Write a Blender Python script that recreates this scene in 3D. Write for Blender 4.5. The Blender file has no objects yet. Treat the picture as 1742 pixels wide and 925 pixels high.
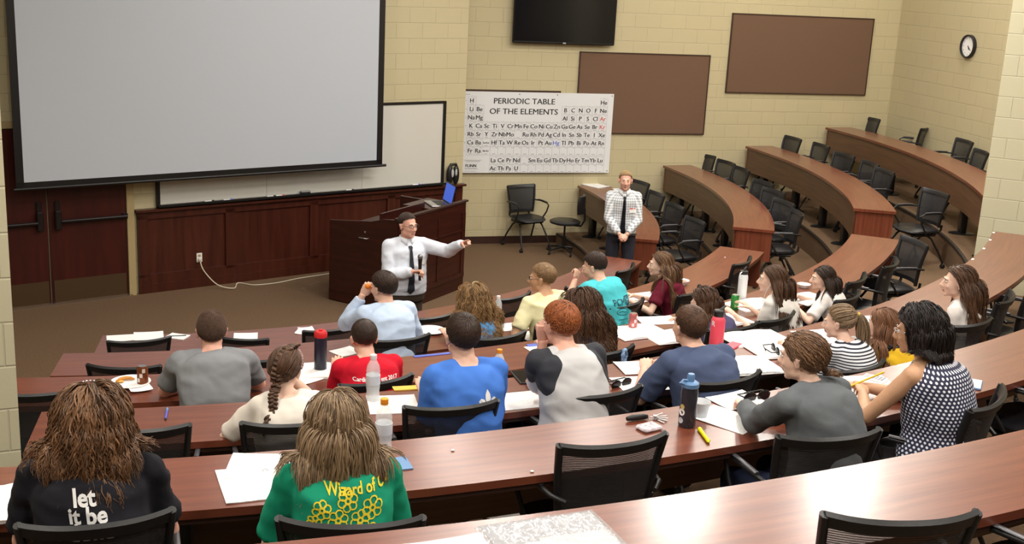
import bpy, math, random
import numpy as np
from mathutils import Vector, Matrix, noise, bvhtree
random.seed(7); np.random.seed(7)
PI = math.pi; rad = math.radians
S = bpy.context.scene; COL = S.collection
# ---------------------------------------------------------------- camera
FPX = 2007.0; PIT = 0.256; ROL = 0.051; CH = 4.088
_F = Vector((0, math.cos(PIT), -math.sin(PIT))); _R = Vector((1, 0, 0)); _U = Vector((0, math.sin(PIT), math.cos(PIT)))
CR = math.cos(ROL) * _R + math.sin(ROL) * _U; CU = -math.sin(ROL) * _R + math.cos(ROL) * _U; CF = _F
cam = bpy.data.cameras.new('camera'); camo = bpy.data.objects.new('camera', cam); COL.objects.link(camo)
cam.sensor_width = 36; cam.lens = FPX / 1742 * 36; cam.clip_start = 0.05
M4 = Matrix((CR, CU, -CF)).transposed().to_4x4(); M4.translation = (0, 0, CH); camo.matrix_world = M4
S.camera = camo
S.view_settings.view_transform = 'Standard'; S.view_settings.look = 'None'; S.view_settings.gamma = 1
S.view_settings.use_curve_mapping = False; S.view_settings.exposure = 0.3
# ---------------------------------------------------------------- world and ceiling lights
W = bpy.data.worlds.new('world'); S.world = W; W.use_nodes = True
W.node_tree.nodes['Background'].inputs[0].default_value = (0.9, 0.95, 1, 1); W.node_tree.nodes['Background'].inputs[1].default_value = 0.02
CEIL = 6.0
LIGHTS = [(-5.5, 1.5, .8), (-2.5, 1.5, .8), (0.5, 1.5, 1), (3.5, 1.5, 1), (-4.5, 4.6, .8), (-1.5, 4.6, 1), (1.2, 4.6, 1), (4.2, 4.6, 1), (7.0, 4.6, .8),
          (-3.2, 8.2, .7), (-0.3, 8.2, .8), (2.9, 7.8, 1), (6.1, 7.8, 1), (0.0, 10.9, .8), (1.8, 10.9, 1.5), (3.6, 11.6, 1.7), (5.3, 12.2, 1.6), (3.2, 14.4, .8), (5.6, 15.1, .9), (6.3, 17.4, .6),
          (3.4, 17.0, .5), (-0.7, 13.4, .45), (1.1, 14.0, .5), (-2.6, 12.4, .3), (7.6, 18.6, .5)]
LPOW = 60.0; LCOL = (1.0, 0.945, 0.86)
def at(x, y, z):
    d = (x - 871) * CR - (y - 462.5) * CU; d = d / FPX + CF
    t = (z - CH) / d.z
    return Vector((d.x * t, d.y * t, z))
# ---------------------------------------------------------------- room numbers (metres)
CX, CY = -4.537, 15.229
def RK(k): return 5.928 + 1.3602 * k
DW = 0.482
def ZD(k): return 0.894 + 0.3068 * k
def ZF(k): return ZD(k) - 0.74
def pol(r, th): return Vector((CX + r * math.cos(rad(th)), CY + r * math.sin(rad(th)), 0))
A1, D1 = rad(126.8), 13.665
A2, D2 = rad(106.73), 16.62
# ---------------------------------------------------------------- helpers
def tag(o, label=None, cat=None, group=None, kind=None):
    if label: o['label'] = label
    if cat: o['category'] = cat
    if group: o['group'] = group
    if kind: o['kind'] = kind
    return o
def empty(name, loc=(0, 0, 0), rz=0.0, label=None, cat=None, group=None):
    o = bpy.data.objects.new(name, None); COL.objects.link(o); o.location = loc; o.rotation_euler = (0, 0, rz)
    o.empty_display_size = .05
    return tag(o, label, cat, group)
class MB:
    def __init__(s): s.v = []; s.f = []; s.m = []; s.att = []; s.cm = 0; s.ca = 0.5
    def add(s, vs, fs, M=None):
        n = len(s.v)
        for p in vs:
            p = Vector(p)
            s.v.append(M @ p if M is not None else p); s.att.append(s.ca)
        for f in fs: s.f.append(tuple(i + n for i in f)); s.m.append(s.cm)
    def box(s, c, d, M=None, rz=0, taper=1.0):
        x, y, z = d[0] / 2, d[1] / 2, d[2] / 2; t = taper
        vs = [(-x, -y, -z), (x, -y, -z), (x, y, -z), (-x, y, -z), (-x * t, -y * t, z), (x * t, -y * t, z), (x * t, y * t, z), (-x * t, y * t, z)]
        L = Matrix.Translation(c) @ Matrix.Rotation(rz, 4, 'Z')
        s.add(vs, [(3, 2, 1, 0), (4, 5, 6, 7), (0, 1, 5, 4), (1, 2, 6, 5), (2, 3, 7, 6), (3, 0, 4, 7)], (M @ L) if M is not None else L)
    def rbox(s, c, d, b=0.006, M=None, rz=0):
        # box with chamfered vertical and top edges
        x, y, z = d[0] / 2, d[1] / 2, d[2] / 2
        def ring(ix, zz):
            X, Y = x - ix, y - ix; return [(-X + b, -Y, zz), (X - b, -Y, zz), (X, -Y + b, zz), (X, Y - b, zz), (X - b, Y, zz), (-X + b, Y, zz), (-X, Y - b, zz), (-X, -Y + b, zz)]
        b = min(b, x * .9, y * .9, z * .9)
        rs = [ring(b * .7, -z), ring(0, -z + b), ring(0, z - b), ring(b * .7, z)]
        L = Matrix.Translation(c) @ Matrix.Rotation(rz, 4, 'Z')
        s.rings(rs, M=(M @ L) if M is not None else L)
    def rings(s, rs, cap=True, M=None, closed=True):
        n = len(rs[0]); vs = [p for r in rs for p in r]; fs = []
        for i in range(len(rs) - 1):
            for j in range(n if closed else n - 1):
                a = i * n + j; b = i * n + (j + 1) % n
                fs.append((a, b, b + n, a + n))
        if cap: fs.append(tuple(range(n))[::-1]); fs.append(tuple((len(rs) - 1) * n + j for j in range(n)))
        s.add(vs, fs, M)
    def tube(s, pts, r, seg=8, sq=1.0, M=None, up=None, cap=True):
        pts = [Vector(p) for p in pts]; n = len(pts)
        rr = r if isinstance(r, (list, tuple)) else [r] * n
        t0 = (pts[1] - pts[0]).normalized()
        u = Vector(up) if up is not None else (Vector((0, 0, 1)) if abs(t0.z) < .9 else Vector((0, 1, 0)))
        rs = []
        for i in range(n):
            t = (pts[min(i + 1, n - 1)] - pts[max(i - 1, 0)])
            t = t.normalized() if t.length > 1e-9 else t0
            u = u - t * u.dot(t); u = u.normalized() if u.length > 1e-6 else t.orthogonal().normalized()
            w = t.cross(u)
            rs.append([pts[i] + (w * math.cos(2 * PI * j / seg) + u * sq * math.sin(2 * PI * j / seg)) * rr[i] for j in range(seg)])
        s.rings(rs, cap, M)
    def cap_tube(s, a, b, ra, rb, seg=10):
        a = Vector(a); b = Vector(b); d = (b - a).normalized()
        P = []; Rr = []
        for k in (90, 60, 30, 0): P.append(a - d * ra * math.sin(rad(k))); Rr.append(max(ra * math.cos(rad(k)), ra * .05))
        for k in (0, 30, 60, 90): P.append(b + d * rb * math.sin(rad(k))); Rr.append(max(rb * math.cos(rad(k)), rb * .05))
        s.tube(P, Rr, seg)
    def ell(s, c, r, M=None, nu=16, nv=10, rot=None):
        rs = []
        for i in range(nv + 1):
            a = -PI / 2 + PI * i / nv; ca = max(math.cos(a), .02)
            rs.append([(r[0] * ca * math.cos(2 * PI * j / nu), r[1] * ca * math.sin(2 * PI * j / nu), r[2] * math.sin(a)) for j in range(nu)])
        L = Matrix.Translation(c)
        if rot is not None: L = L @ rot
        s.rings(rs, True, (M @ L) if M is not None else L)
    def lathe(s, prof, c=(0, 0, 0), seg=20, M=None, sy=1.0, cap=True):
        rs = [[(max(r, 1e-4) * math.cos(2 * PI * j / seg), sy * max(r, 1e-4) * math.sin(2 * PI * j / seg), z) for j in range(seg)] for r, z in prof]
        L = Matrix.Translation(c); s.rings(rs, cap, (M @ L) if M is not None else L)
    def band(s, r0, r1, th0, th1, z0, z1, n=60, bev=0.0):
        rs = []
        for i in range(n + 1):
            th = th0 + (th1 - th0) * i / n
            a, b = pol(r0, th), pol(r1, th)
            rs.append([(a.x, a.y, z0), (b.x, b.y, z0), (b.x, b.y, z1), (a.x, a.y, z1)])
        s.rings(rs, True)
    def mesh(s, name, mats, smooth=False):
        me = bpy.data.meshes.new(name); me.from_pydata([tuple(p) for p in s.v], [], s.f)
        for m in (mats if isinstance(mats, (list, tuple)) else [mats]): me.materials.append(m)
        if len(me.materials) > 1: me.polygons.foreach_set('material_index', s.m)
        at_ = me.attributes.new('tone', 'FLOAT', 'POINT'); at_.data.foreach_set('value', s.att)
        if smooth: me.polygons.foreach_set('use_smooth', [True] * len(me.polygons))
        me.update(); return me
    def build(s, name, mats, parent=None, smooth=False, loc=None, ang=None):
        me = s.mesh(name, mats, smooth or ang is not None)
        if ang is not None: me.set_sharp_from_angle(angle=rad(ang))
        return link(name, me, parent, loc)
def link(name, me, parent=None, loc=None):
    o = bpy.data.objects.new(name, me); COL.objects.link(o)
    if parent is not None: o.parent = parent
    if loc is not None: o.location = loc
    return o
def copy_tree(o, parent=None):
    c = o.copy(); COL.objects.link(c); c.parent = parent
    for ch in list(o.children): copy_tree(ch, c)
    return c
def remesh(mb, voxel, smooth=2, att=None):
    me = mb.mesh('tmp', []); o = bpy.data.objects.new('tmp', me); COL.objects.link(o)
    m = o.modifiers.new('r', 'REMESH'); m.mode = 'VOXEL'; m.voxel_size = voxel; m.use_smooth_shade = True
    if smooth: sm = o.modifiers.new('s', 'SMOOTH'); sm.iterations = smooth; sm.factor = 0.5
    dg = bpy.context.evaluated_depsgraph_get(); ev = o.evaluated_get(dg)
    out = bpy.data.meshes.new_from_object(ev, depsgraph=dg)
    bpy.data.objects.remove(o); bpy.data.meshes.remove(me)
    return out
def join_mesh(name, parts, mats):
    # parts: list of (mesh, matrix, material index or None)
    V = []; F = []; MI = []
    for me, M, mi in parts:
        n = len(V); V.extend([tuple((M @ v.co) if M is not None else v.co) for v in me.vertices])
        flip = M is not None and M.determinant() < 0
        for p in me.polygons:
            f = [i + n for i in p.vertices]; F.append(f[::-1] if flip else f); MI.append(p.material_index if mi is None else mi)
    me = bpy.data.meshes.new(name); me.from_pydata(V, [], F)
    for m in mats: me.materials.append(m)
    me.polygons.foreach_set('material_index', MI); me.polygons.foreach_set('use_smooth', [True] * len(F)); me.update()
    return me
_tc = {}
def text_geo(s, size=1.0, width=None, ax='CENTER', shear=0.0, bold=0.0):
    key = (s, ax, shear, bold)
    if key not in _tc:
        cu = bpy.data.curves.new('t', 'FONT'); cu.body = s; cu.align_x = ax; cu.align_y = 'CENTER'; cu.shear = shear; cu.offset = bold; cu.resolution_u = 3
        o = bpy.data.objects.new('t', cu); me = o.to_mesh()
        _tc[key] = ([tuple(v.co) for v in me.vertices], [tuple(p.vertices) for p in me.polygons])
        o.to_mesh_clear(); bpy.data.objects.remove(o); bpy.data.curves.remove(cu)
    vs, fs = _tc[key]
    if width:
        w = max(v[0] for v in vs) - min(v[0] for v in vs); sx = width / w
    else: sx = size
    return [(v[0] * sx, v[1] * size) for v in vs], fs
# ---------------------------------------------------------------- materials
def nt(name):
    m = bpy.data.materials.new(name); m.use_nodes = True; t = m.node_tree; b = t.nodes['Principled BSDF']; return m, t, b
def lk(t, a, b): t.links.new(a, b)
def srgb(r, g, b):
    f = lambda c: (c / 255 / 12.92) if c / 255 <= .04045 else ((c / 255 + .055) / 1.055) ** 2.4
    return (f(r), f(g), f(b), 1)
def simple(name, col, rough=.5, metal=0, spec=.5, bump=0, bscale=200, var=0, vscale=5, coat=0, sss=0, alpha=None, trans=0, ior=1.45, obj=True, stretch=(1, 1, 1)):
    m, t, b = nt(name); c = tuple(col) if len(col) == 4 else tuple(col) + (1,)
    b.inputs['Base Color'].default_value = c; b.inputs['Roughness'].default_value = rough; b.inputs['Metallic'].default_value = metal
    b.inputs['Specular IOR Level'].default_value = spec; b.inputs['Coat Weight'].default_value = coat; b.inputs['IOR'].default_value = ior
    b.inputs['Transmission Weight'].default_value = trans
    if sss: b.inputs['Subsurface Weight'].default_value = sss; b.inputs['Subsurface Radius'].default_value = (.02, .008, .004)
    if alpha is not None: b.inputs['Alpha'].default_value = alpha
    tc = None
    if bump or var:
        tc = t.nodes.new('ShaderNodeTexCoord'); mp = t.nodes.new('ShaderNodeMapping'); mp.inputs['Scale'].default_value = stretch; lk(t, tc.outputs['Object'], mp.inputs[0])
    if bump:
        n = t.nodes.new('ShaderNodeTexNoise'); n.inputs['Scale'].default_value = bscale; n.inputs['Detail'].default_value = 3; lk(t, mp.outputs[0], n.inputs[0])
        bp = t.nodes.new('ShaderNodeBump'); bp.inputs['Strength'].default_value = bump; bp.inputs['Distance'].default_value = .01; lk(t, n.outputs[0], bp.inputs['Height']); lk(t, bp.outputs[0], b.inputs['Normal'])
    if var:
        n = t.nodes.new('ShaderNodeTexNoise'); n.inputs['Scale'].default_value = vscale; n.inputs['Detail'].default_value = 5; lk(t, mp.outputs[0], n.inputs[0])
        r = t.nodes.new('ShaderNodeValToRGB'); r.color_ramp.elements[0].position = .3; r.color_ramp.elements[1].position = .7
        r.color_ramp.elements[0].color = tuple(x * (1 - var) for x in c[:3]) + (1,); r.color_ramp.elements[1].color = tuple(min(1, x * (1 + var)) for x in c[:3]) + (1,)
        lk(t, n.outputs[0], r.inputs[0]); lk(t, r.outputs[0], b.inputs['Base Color'])
    return m
def cmu(name, col):
    m, t, b = nt(name); tc = t.nodes.new('ShaderNodeTexCoord'); sx = t.nodes.new('ShaderNodeSeparateXYZ'); cx = t.nodes.new('ShaderNodeCombineXYZ')
    lk(t, tc.outputs['Object'], sx.inputs[0]); lk(t, sx.outputs[0], cx.inputs[0]); lk(t, sx.outputs[2], cx.inputs[1])
    br = t.nodes.new('ShaderNodeTexBrick'); lk(t, cx.outputs[0], br.inputs[0]); br.inputs['Scale'].default_value = 1
    br.inputs['Brick Width'].default_value = .406; br.inputs['Row Height'].default_value = .2032; br.inputs['Mortar Size'].default_value = .006; br.inputs['Mortar Smooth'].default_value = .6
    c = tuple(col[:3]); br.inputs['Color1'].default_value = c + (1,); br.inputs['Color2'].default_value = tuple(x * .975 for x in c) + (1,); br.inputs['Mortar'].default_value = tuple(x * .87 for x in c) + (1,)
    n = t.nodes.new('ShaderNodeTexNoise'); n.inputs['Scale'].default_value = 60; n.inputs['Detail'].default_value = 4; lk(t, tc.outputs['Object'], n.inputs[0])
    ma = t.nodes.new('ShaderNodeMath'); ma.operation = 'MULTIPLY_ADD'; ma.inputs[1].default_value = -1.0; lk(t, br.outputs['Fac'], ma.inputs[0])
    ms = t.nodes.new('ShaderNodeMath'); ms.operation = 'MULTIPLY'; ms.inputs[1].default_value = .18; lk(t, n.outputs[0], ms.inputs[0]); lk(t, ms.outputs[0], ma.inputs[2])
    bp = t.nodes.new('ShaderNodeBump'); bp.inputs['Strength'].default_value = .5; bp.inputs['Distance'].default_value = .006; lk(t, ma.outputs[0], bp.inputs['Height']); lk(t, bp.outputs[0], b.inputs['Normal'])
    lk(t, br.outputs['Color'], b.inputs['Base Color']); b.inputs['Roughness'].default_value = .55; b.inputs['Specular IOR Level'].default_value = .3
    return m
def wood(name, c1, c2, rough=.3, attr=True, sc=(2.2, 34, 2), coat=0.0):
    m, t, b = nt(name)
    if attr: a = t.nodes.new('ShaderNodeAttribute'); a.attribute_name = 'uvp'; src = a.outputs['Vector']
    else: a = t.nodes.new('ShaderNodeTexCoord'); src = a.outputs['Object']
    mp = t.nodes.new('ShaderNodeMapping'); mp.inputs['Scale'].default_value = sc; lk(t, src, mp.inputs[0])
    n = t.nodes.new('ShaderNodeTexNoise'); n.inputs['Scale'].default_value = 1; n.inputs['Detail'].default_value = 7; n.inputs['Roughness'].default_value = .55; n.inputs['Distortion'].default_value = .2; lk(t, mp.outputs[0], n.inputs[0])
    r = t.nodes.new('ShaderNodeValToRGB'); r.color_ramp.elements[0].position = .32; r.color_ramp.elements[1].position = .7
    r.color_ramp.elements[0].color = tuple(c1[:3]) + (1,); r.color_ramp.elements[1].color = tuple(c2[:3]) + (1,); lk(t, n.outputs[0], r.inputs[0]); lk(t, r.outputs[0], b.inputs['Base Color'])
    b.inputs['Roughness'].default_value = rough; b.inputs['Coat Weight'].default_value = coat; b.inputs['Coat Roughness'].default_value = .2
    return m
M = {}
M['wall'] = cmu('painted_block', srgb(192, 181, 147)); M['pier'] = cmu('painted_block_pier', srgb(202, 197, 168))
M['ceil'] = simple('ceiling_tile', (.75, .74, .70), .9, bump=.2, bscale=60)
M['carpet'] = simple('carpet', srgb(116, 94, 74), .95, spec=.1, bump=.8, bscale=260, var=.14, vscale=55)
M['nosing'] = simple('nosing_rubber', (.02, .015, .012), .5)
M['desk'] = wood('desk_laminate', srgb(98, 46, 31), srgb(122, 66, 46), .3, coat=.5)
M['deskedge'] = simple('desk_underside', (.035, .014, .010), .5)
M['panel'] = wood('desk_panel_laminate', srgb(88, 62, 44), srgb(108, 78, 56), .38, sc=(1.5, 1.5, 26))
M['wains'] = wood('wainscot_wood', srgb(56, 22, 13), srgb(76, 34, 22), .35, attr=False, sc=(14, 14, 1.2))
M['door'] = wood('door_wood', srgb(52, 15, 11), srgb(68, 22, 15), .35, attr=False, sc=(14, 14, 1.0))
M['lectern'] = wood('lectern_wood', srgb(42, 15, 11), srgb(60, 24, 17), .32, attr=False, sc=(2, 2, 20))
M['black'] = simple('black_plastic', (.012, .012, .013), .38, bump=.1, bscale=300)
M['blackmetal'] = simple('black_metal', (.015, .015, .016), .35, metal=.3)
M['seat'] = simple('black_vinyl', (.014, .014, .016), .32, bump=.15, bscale=120)
M['grey'] = simple('grey_metal', (.25, .25, .26), .35, metal=.8)
M['armgrey'] = simple('arm_pad_grey', (.10, .10, .11), .35, metal=.4)
M['silver'] = simple('silver_metal', (.6, .6, .62), .25, metal=1)
M['beige'] = simple('beige_paint', srgb(168, 150, 110), .4)
M['kick'] = simple('bronze_kick_plate', srgb(92, 72, 52), .35, metal=.5)
M['bar'] = simple('dark_bronze', (.03, .024, .024), .35, metal=.6)
M['white'] = simple('white_paint', (.8, .8, .8), .4)
M['screen'] = simple('screen_fabric', (.47, .505, .565), .9, spec=.1)
M['wb'] = simple('whiteboard_enamel', srgb(205, 203, 196), .22)
M['frame'] = simple('board_frame', (.008, .007, .007), .4)
M['tack'] = simple('brown_tackboard', srgb(112, 88, 72), .95, spec=.1, bump=.3, bscale=250)
M['tvglass'] = simple('tv_glass', (.006, .006, .008), .12)
M['paper'] = simple('white_paper', (.86, .86, .85), .7, spec=.2)
M['poster'] = simple('poster_vinyl', srgb(222, 224, 228), .45)
M['ink'] = simple('black_ink', (.02, .02, .022), .6)
M['greyink'] = simple('grey_ink', (.35, .35, .36), .6)
M['redink'] = simple('red_ink', (.6, .12, .12), .6); M['blueink'] = simple('blue_ink', (.1, .15, .6), .6)
def meshmat():
    m, t, b = nt('chair_mesh_fabric'); b.inputs['Base Color'].default_value = (.02, .02, .022, 1); b.inputs['Roughness'].default_value = .55
    tc = t.nodes.new('ShaderNodeTexCoord'); w = t.nodes.new('ShaderNodeTexWave'); w.bands_direction = 'Z'; w.inputs['Scale'].default_value = 38; lk(t, tc.outputs['Object'], w.inputs[0])
    r = t.nodes.new('ShaderNodeMapRange'); r.inputs['From Min'].default_value = 0; r.inputs['From Max'].default_value = 1; r.inputs['To Min'].default_value = .76; r.inputs['To Max'].default_value = .99
    lk(t, w.outputs['Fac'], r.inputs[0]); lk(t, r.outputs[0], b.inputs['Alpha']); return m
M['mesh'] = meshmat()
def uvp(me, fn):
    a = me.attributes.new('uvp', 'FLOAT_VECTOR', 'POINT'); d = []
    for v in me.vertices: d.extend(fn(v.co))
    a.data.foreach_set('vector', d)
def poluv(ox, oy):
    def f(co):
        x, y = co.x + ox - CX, co.y + oy - CY; r = math.hypot(x, y); return (math.atan2(y, x) * 10, r, co.z)
    return f
# ================================================================= SETTING
def struct(o): o['kind'] = 'structure'; return o
def wall_frame(ang, dist):
    n = Vector((math.cos(ang), math.sin(ang), 0)); u = Vector((math.sin(ang), -math.cos(ang), 0))
    # local x along wall (to the right seen from the room), local y into the wall, z up
    m = Matrix(((u.x, n.x, 0, n.x * dist), (u.y, n.y, 0, n.y * dist), (0, 0, 1, 0), (0, 0, 0, 1))); return m
W1 = wall_frame(A1, D1); W2 = wall_frame(A2, D2)
fl = MB(); fl.box((0, 8, -.1), (26, 34, .2)); struct(fl.build('floor', M['carpet']))
cl = MB(); cl.box((0, 8, CEIL + .1), (26, 34, .2)); struct(cl.build('ceiling', M['ceil']))
def wall(name, Mx, x0, x1, th=.5, z1=CEIL, mat='wall'):
    b = MB(); b.box(((x0 + x1) / 2, th / 2, z1 / 2), (x1 - x0, th, z1)); o = b.build(name, M[mat]); o.matrix_world = Mx; return struct(o)
wall('wall_front', W1, -3.5, 9.26, .35)
wall('wall_right_front', W2, 3.9, 11.4)
P3 = Vector((5.93, 19.12, 0)); A3 = rad(-76)
W3 = Matrix(((math.cos(A3), -math.sin(A3), 0, P3.x), (math.sin(A3), math.cos(A3), 0, P3.y), (0, 0, 1, 0), (0, 0, 0, 1)))
wall('wall_right', W3, -.3, 17.5)
b = MB(); b.box((-3.0, -2.6, 3), (22, .3, 6)); struct(b.build('wall_back', M['wall']))
b = MB(); b.box((-8.6, 4, 3), (.3, 13, 6)); struct(b.build('wall_left', M['wall']))
# piers
def pier(name, c, rz, d):
    b = MB(); b.box((0, 0, d[2] / 2), d); o = b.build(name, M['pier']); o.location = c; o.rotation_euler.z = rz; return struct(o)
q = at(1664, 428, 1.1); qd = Vector((q.x, q.y, 0)).normalized()
rr = Vector((4.72, 11.80, 0)); pa_ = rad(-24); pier('wall_right_pier', (rr.x + .75 * math.cos(pa_) - .275 * math.sin(pa_), rr.y + .75 * math.sin(pa_) + .275 * math.cos(pa_), 0), pa_, (1.5, .55, CEIL))
pier('wall_left_pier', (-2.71, 5.02, 0), rad(24), (.9, .5, CEIL))
# tiers of carpeted floor
def thwall(r):
    lo, hi = -30.0, 60.0
    n = Vector((math.cos(A2), math.sin(A2), 0))
    for _ in range(40):
        mid = (lo + hi) / 2
        if pol(r, mid).dot(n) < D2: lo = mid
        else: hi = mid
    return lo
for k in range(7):
    r0 = RK(k) - (.27 if k == 0 else .10); r1 = RK(k + 1) - .10 if k < 6 else RK(6) + 3.0
    b = MB(); z0 = 0.0; tmax = min(thwall(r0), thwall(r1)) + 1.2
    t0 = -92
    b.band(r0, r1 + .02, t0, tmax, z0, ZF(k), 90); b.cm = 1
    b.band(r0 - .006, r0 + .03, t0, tmax, ZF(k) - .028, ZF(k) + .003, 90)
    struct(b.build('floor_tier', [M['carpet'], M['nosing']]))
# baseboards
b = MB(); b.box((7.6, -.008, .055), (7.2, .016, .11)); o = b.build('baseboard_right_front', simple('baseboard_brown', srgb(56, 34, 26), .5)); o.matrix_world = W2; struct(o)
for k in range(5):
    rA = RK(k) - .1; rB = RK(k + 1) - .1
# front wall wainscot
b = MB(); x0, x1 = 4.60, 9.24; zt = 1.035
b.box(((x0 + x1) / 2, -.012, zt / 2), (x1 - x0, .024, zt - .03)); b.box(((x0 + x1) / 2, -.03, .055), (x1 - x0, .06, .11))
b.box(((x0 + x1) / 2, -.045, zt - .012), (x1 - x0 + .06, .11, .028)); b.box(((x0 + x1) / 2, -.026, zt - .075), (x1 - x0, .052, .09)); b.box(((x0 + x1) / 2, -.026, .17), (x1 - x0, .052, .12))
npan = 4; pw = (x1 - x0) / npan
for i in range(npan + 1):
    xx = x0 + pw * i; xx = min(max(xx, x0 + .06), x1 - .06); b.box((xx, -.026, .58), (.12, .052, .76))
o = b.build('trim_1', M['wains']); o.matrix_world = W1; struct(o)
# doors
def door(name, xa, xb, hx, side):
    root = empty(name); root.matrix_world = W1; root['kind'] = 'structure'
    b = MB(); b.box(((xa + xb) / 2, -.02, 1.03), (xb - xa - .008, .045, 2.04)); b.build('door_leaf', M['door'], root)
    b = MB(); b.box(((xa + xb) / 2, -.045, .15), (xb - xa - .05, .006, .27)); b.build('kick_plate', M['kick'], root)
    b = MB(); L = .78 * side; b.tube([(hx + .03 * side, -.10, .985), (hx + L, -.10, .985)], .022, 10); b.box((hx + L * .98, -.07, .985), (.05, .06, .06)); b.build('push_bar', M['bar'], root, ang=40)
    b = MB(); b.rbox((hx, -.075, 1.0), (.07, .07, .22), .01); b.rbox((hx, -.06, 1.15), (.055, .03, .14), .008); b.build('latch_case', M['bar'], root)
    return root
door('door_1', 2.66, 3.575, 3.48, -1); door('door_2', 3.585, 4.47, 3.68, 1)
b = MB(); b.box((4.515, -.03, 1.07), (.085, .07, 2.14)); b.box((2.60, -.03, 1.07), (.085, .07, 2.14)); b.box((3.56, -.03, 2.10), (2.0, .07, .07)); b.cm = 1; b.box((3.56, -.02, .008), (1.9, .09, .016))
o = b.build('trim_2', [M['beige'], M['silver']]); o.matrix_world = W1; struct(o)
# ceiling light fixtures
M['glow'] = None
m, t, bb = nt('light_diffuser'); bb.inputs['Emission Color'].default_value = LCOL + (1,); bb.inputs['Emission Strength'].default_value = 6; M['glow'] = m
for i, (x, y, f) in enumerate(LIGHTS):
    b = MB(); b.box((0, 0, -.02), (.66, .66, .04)); o = b.build('ceiling_light', M['white']); o.location = (x, y, CEIL); struct(o)
    g = MB(); g.box((0, 0, -.041), (.56, .56, .004)); g.build('diffuser', M['glow'], o)
    L = bpy.data.lights.new('lamp', 'AREA'); L.shape = 'SQUARE'; L.size = .56; L.energy = LPOW * f; L.color = LCOL; lo = bpy.data.objects.new('lamp', L); COL.objects.link(lo); lo.parent = o; lo.location = (0, 0, -.06)
# ================================================================= DESKS
def desk(k, t0, t1, label, group, ends=(False, False), peds=6):
    c = pol(RK(k) + .2, (t0 + t1) / 2); root = empty('curved_desk', (c.x, c.y, ZF(k)), 0, label, 'desk', group)
    z = ZD(k); r0 = RK(k); n = max(20, int((t1 - t0)))
    def bd(name, mats, fn, ang=30):
        b = MB(); fn(b)
        for i, p in enumerate(b.v): b.v[i] = Vector((p.x - c.x, p.y - c.y, p.z - ZF(k)))
        o = b.build(name, mats, root, ang=ang); uvp(o.data, poluv(c.x, c.y)); return o
    dd = math.degrees(.012 / r0)
    bd('desktop', M['desk'], lambda b: b.band(r0, r0 + DW, t0, t1, z - .034, z, n))
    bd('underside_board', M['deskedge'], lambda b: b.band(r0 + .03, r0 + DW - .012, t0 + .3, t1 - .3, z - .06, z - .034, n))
    bd('modesty_panel', M['panel'], lambda b: b.band(r0 + .025, r0 + .045, t0 + .15, t1 - .15, z - .39, z - .034, n))
    for s, t in ((0, t0), (1, t1)):
        if ends[s]:
            w = math.degrees(.022 / r0)
            bd('end_panel', M['desk'], lambda b: b.band(r0 + .02, r0 + DW - .02, t + (.15 if s == 0 else -.15 - w), t + (.15 + w if s == 0 else -.15), z - .39, z - .034, 2))
    for i in range(peds):
        t = t0 + (t1 - t0) * (i + .35) / (peds - .3); p = pol(r0 + .17, t) - c
        b = MB(); Mx = Matrix.Translation((p.x, p.y, 0)) @ Matrix.Rotation(rad(t), 4, 'Z')
        b.rbox((0, 0, .35), (.075, .15, .66), .012, Mx); b.rbox((.05, 0, .655), (.3, .1, .03), .01, Mx)
        b.lathe([(.0, .0), (.16, .0), (.16, .012), (.12, .022), (0, .024)], (0, 0, 0), 20, Mx, sy=.6)
        o = b.build('pedestal', M['blackmetal'], root, ang=40); o.data.update()
    return root
rown = ['front row', 'second row', 'third row', 'fourth row', 'fifth row', 'nearest row']
ENDS_C = [(-79.0, -20.5), (-79.5, -21.1), (-80.5, -20.8), (-77.1, -23.9), (-86, -24), (-86, -30)]
for k in range(6):
    what = ['frontmost of the central block, nearest the lectern', 'second from the front, with an empty paper plate', 'third from the front, with the pizza plate', 'fourth from the front, with the blue pen', 'fifth from the front, with the keys on it', 'nearest one, with the shiny plastic bag'][k]
    desk(k, ENDS_C[k][0], ENDS_C[k][1], 'curved reddish wood desk, ' + what, 'curved desks of the central block', (True, True), 7)
ENDS_R = [(-10.4, 23.7), (-12.4, 22.9), (-10.8, 22.1), (-13.6, 21.2)]
for k in range(4):
    ENDS_R[k] = (ENDS_R[k][0], min(ENDS_R[k][1], thwall(RK(k)) - .3, thwall(RK(k) + DW) - .3))
    what = ['lowest of the right block', 'second lowest of the right block', 'third up in the right block', 'topmost of the right block, beside the clock wall'][k]
    desk(k, ENDS_R[k][0], ENDS_R[k][1], 'curved brown wood desk with modesty panel, ' + what, 'curved desks of the right block', (True, True), 5)
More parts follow.
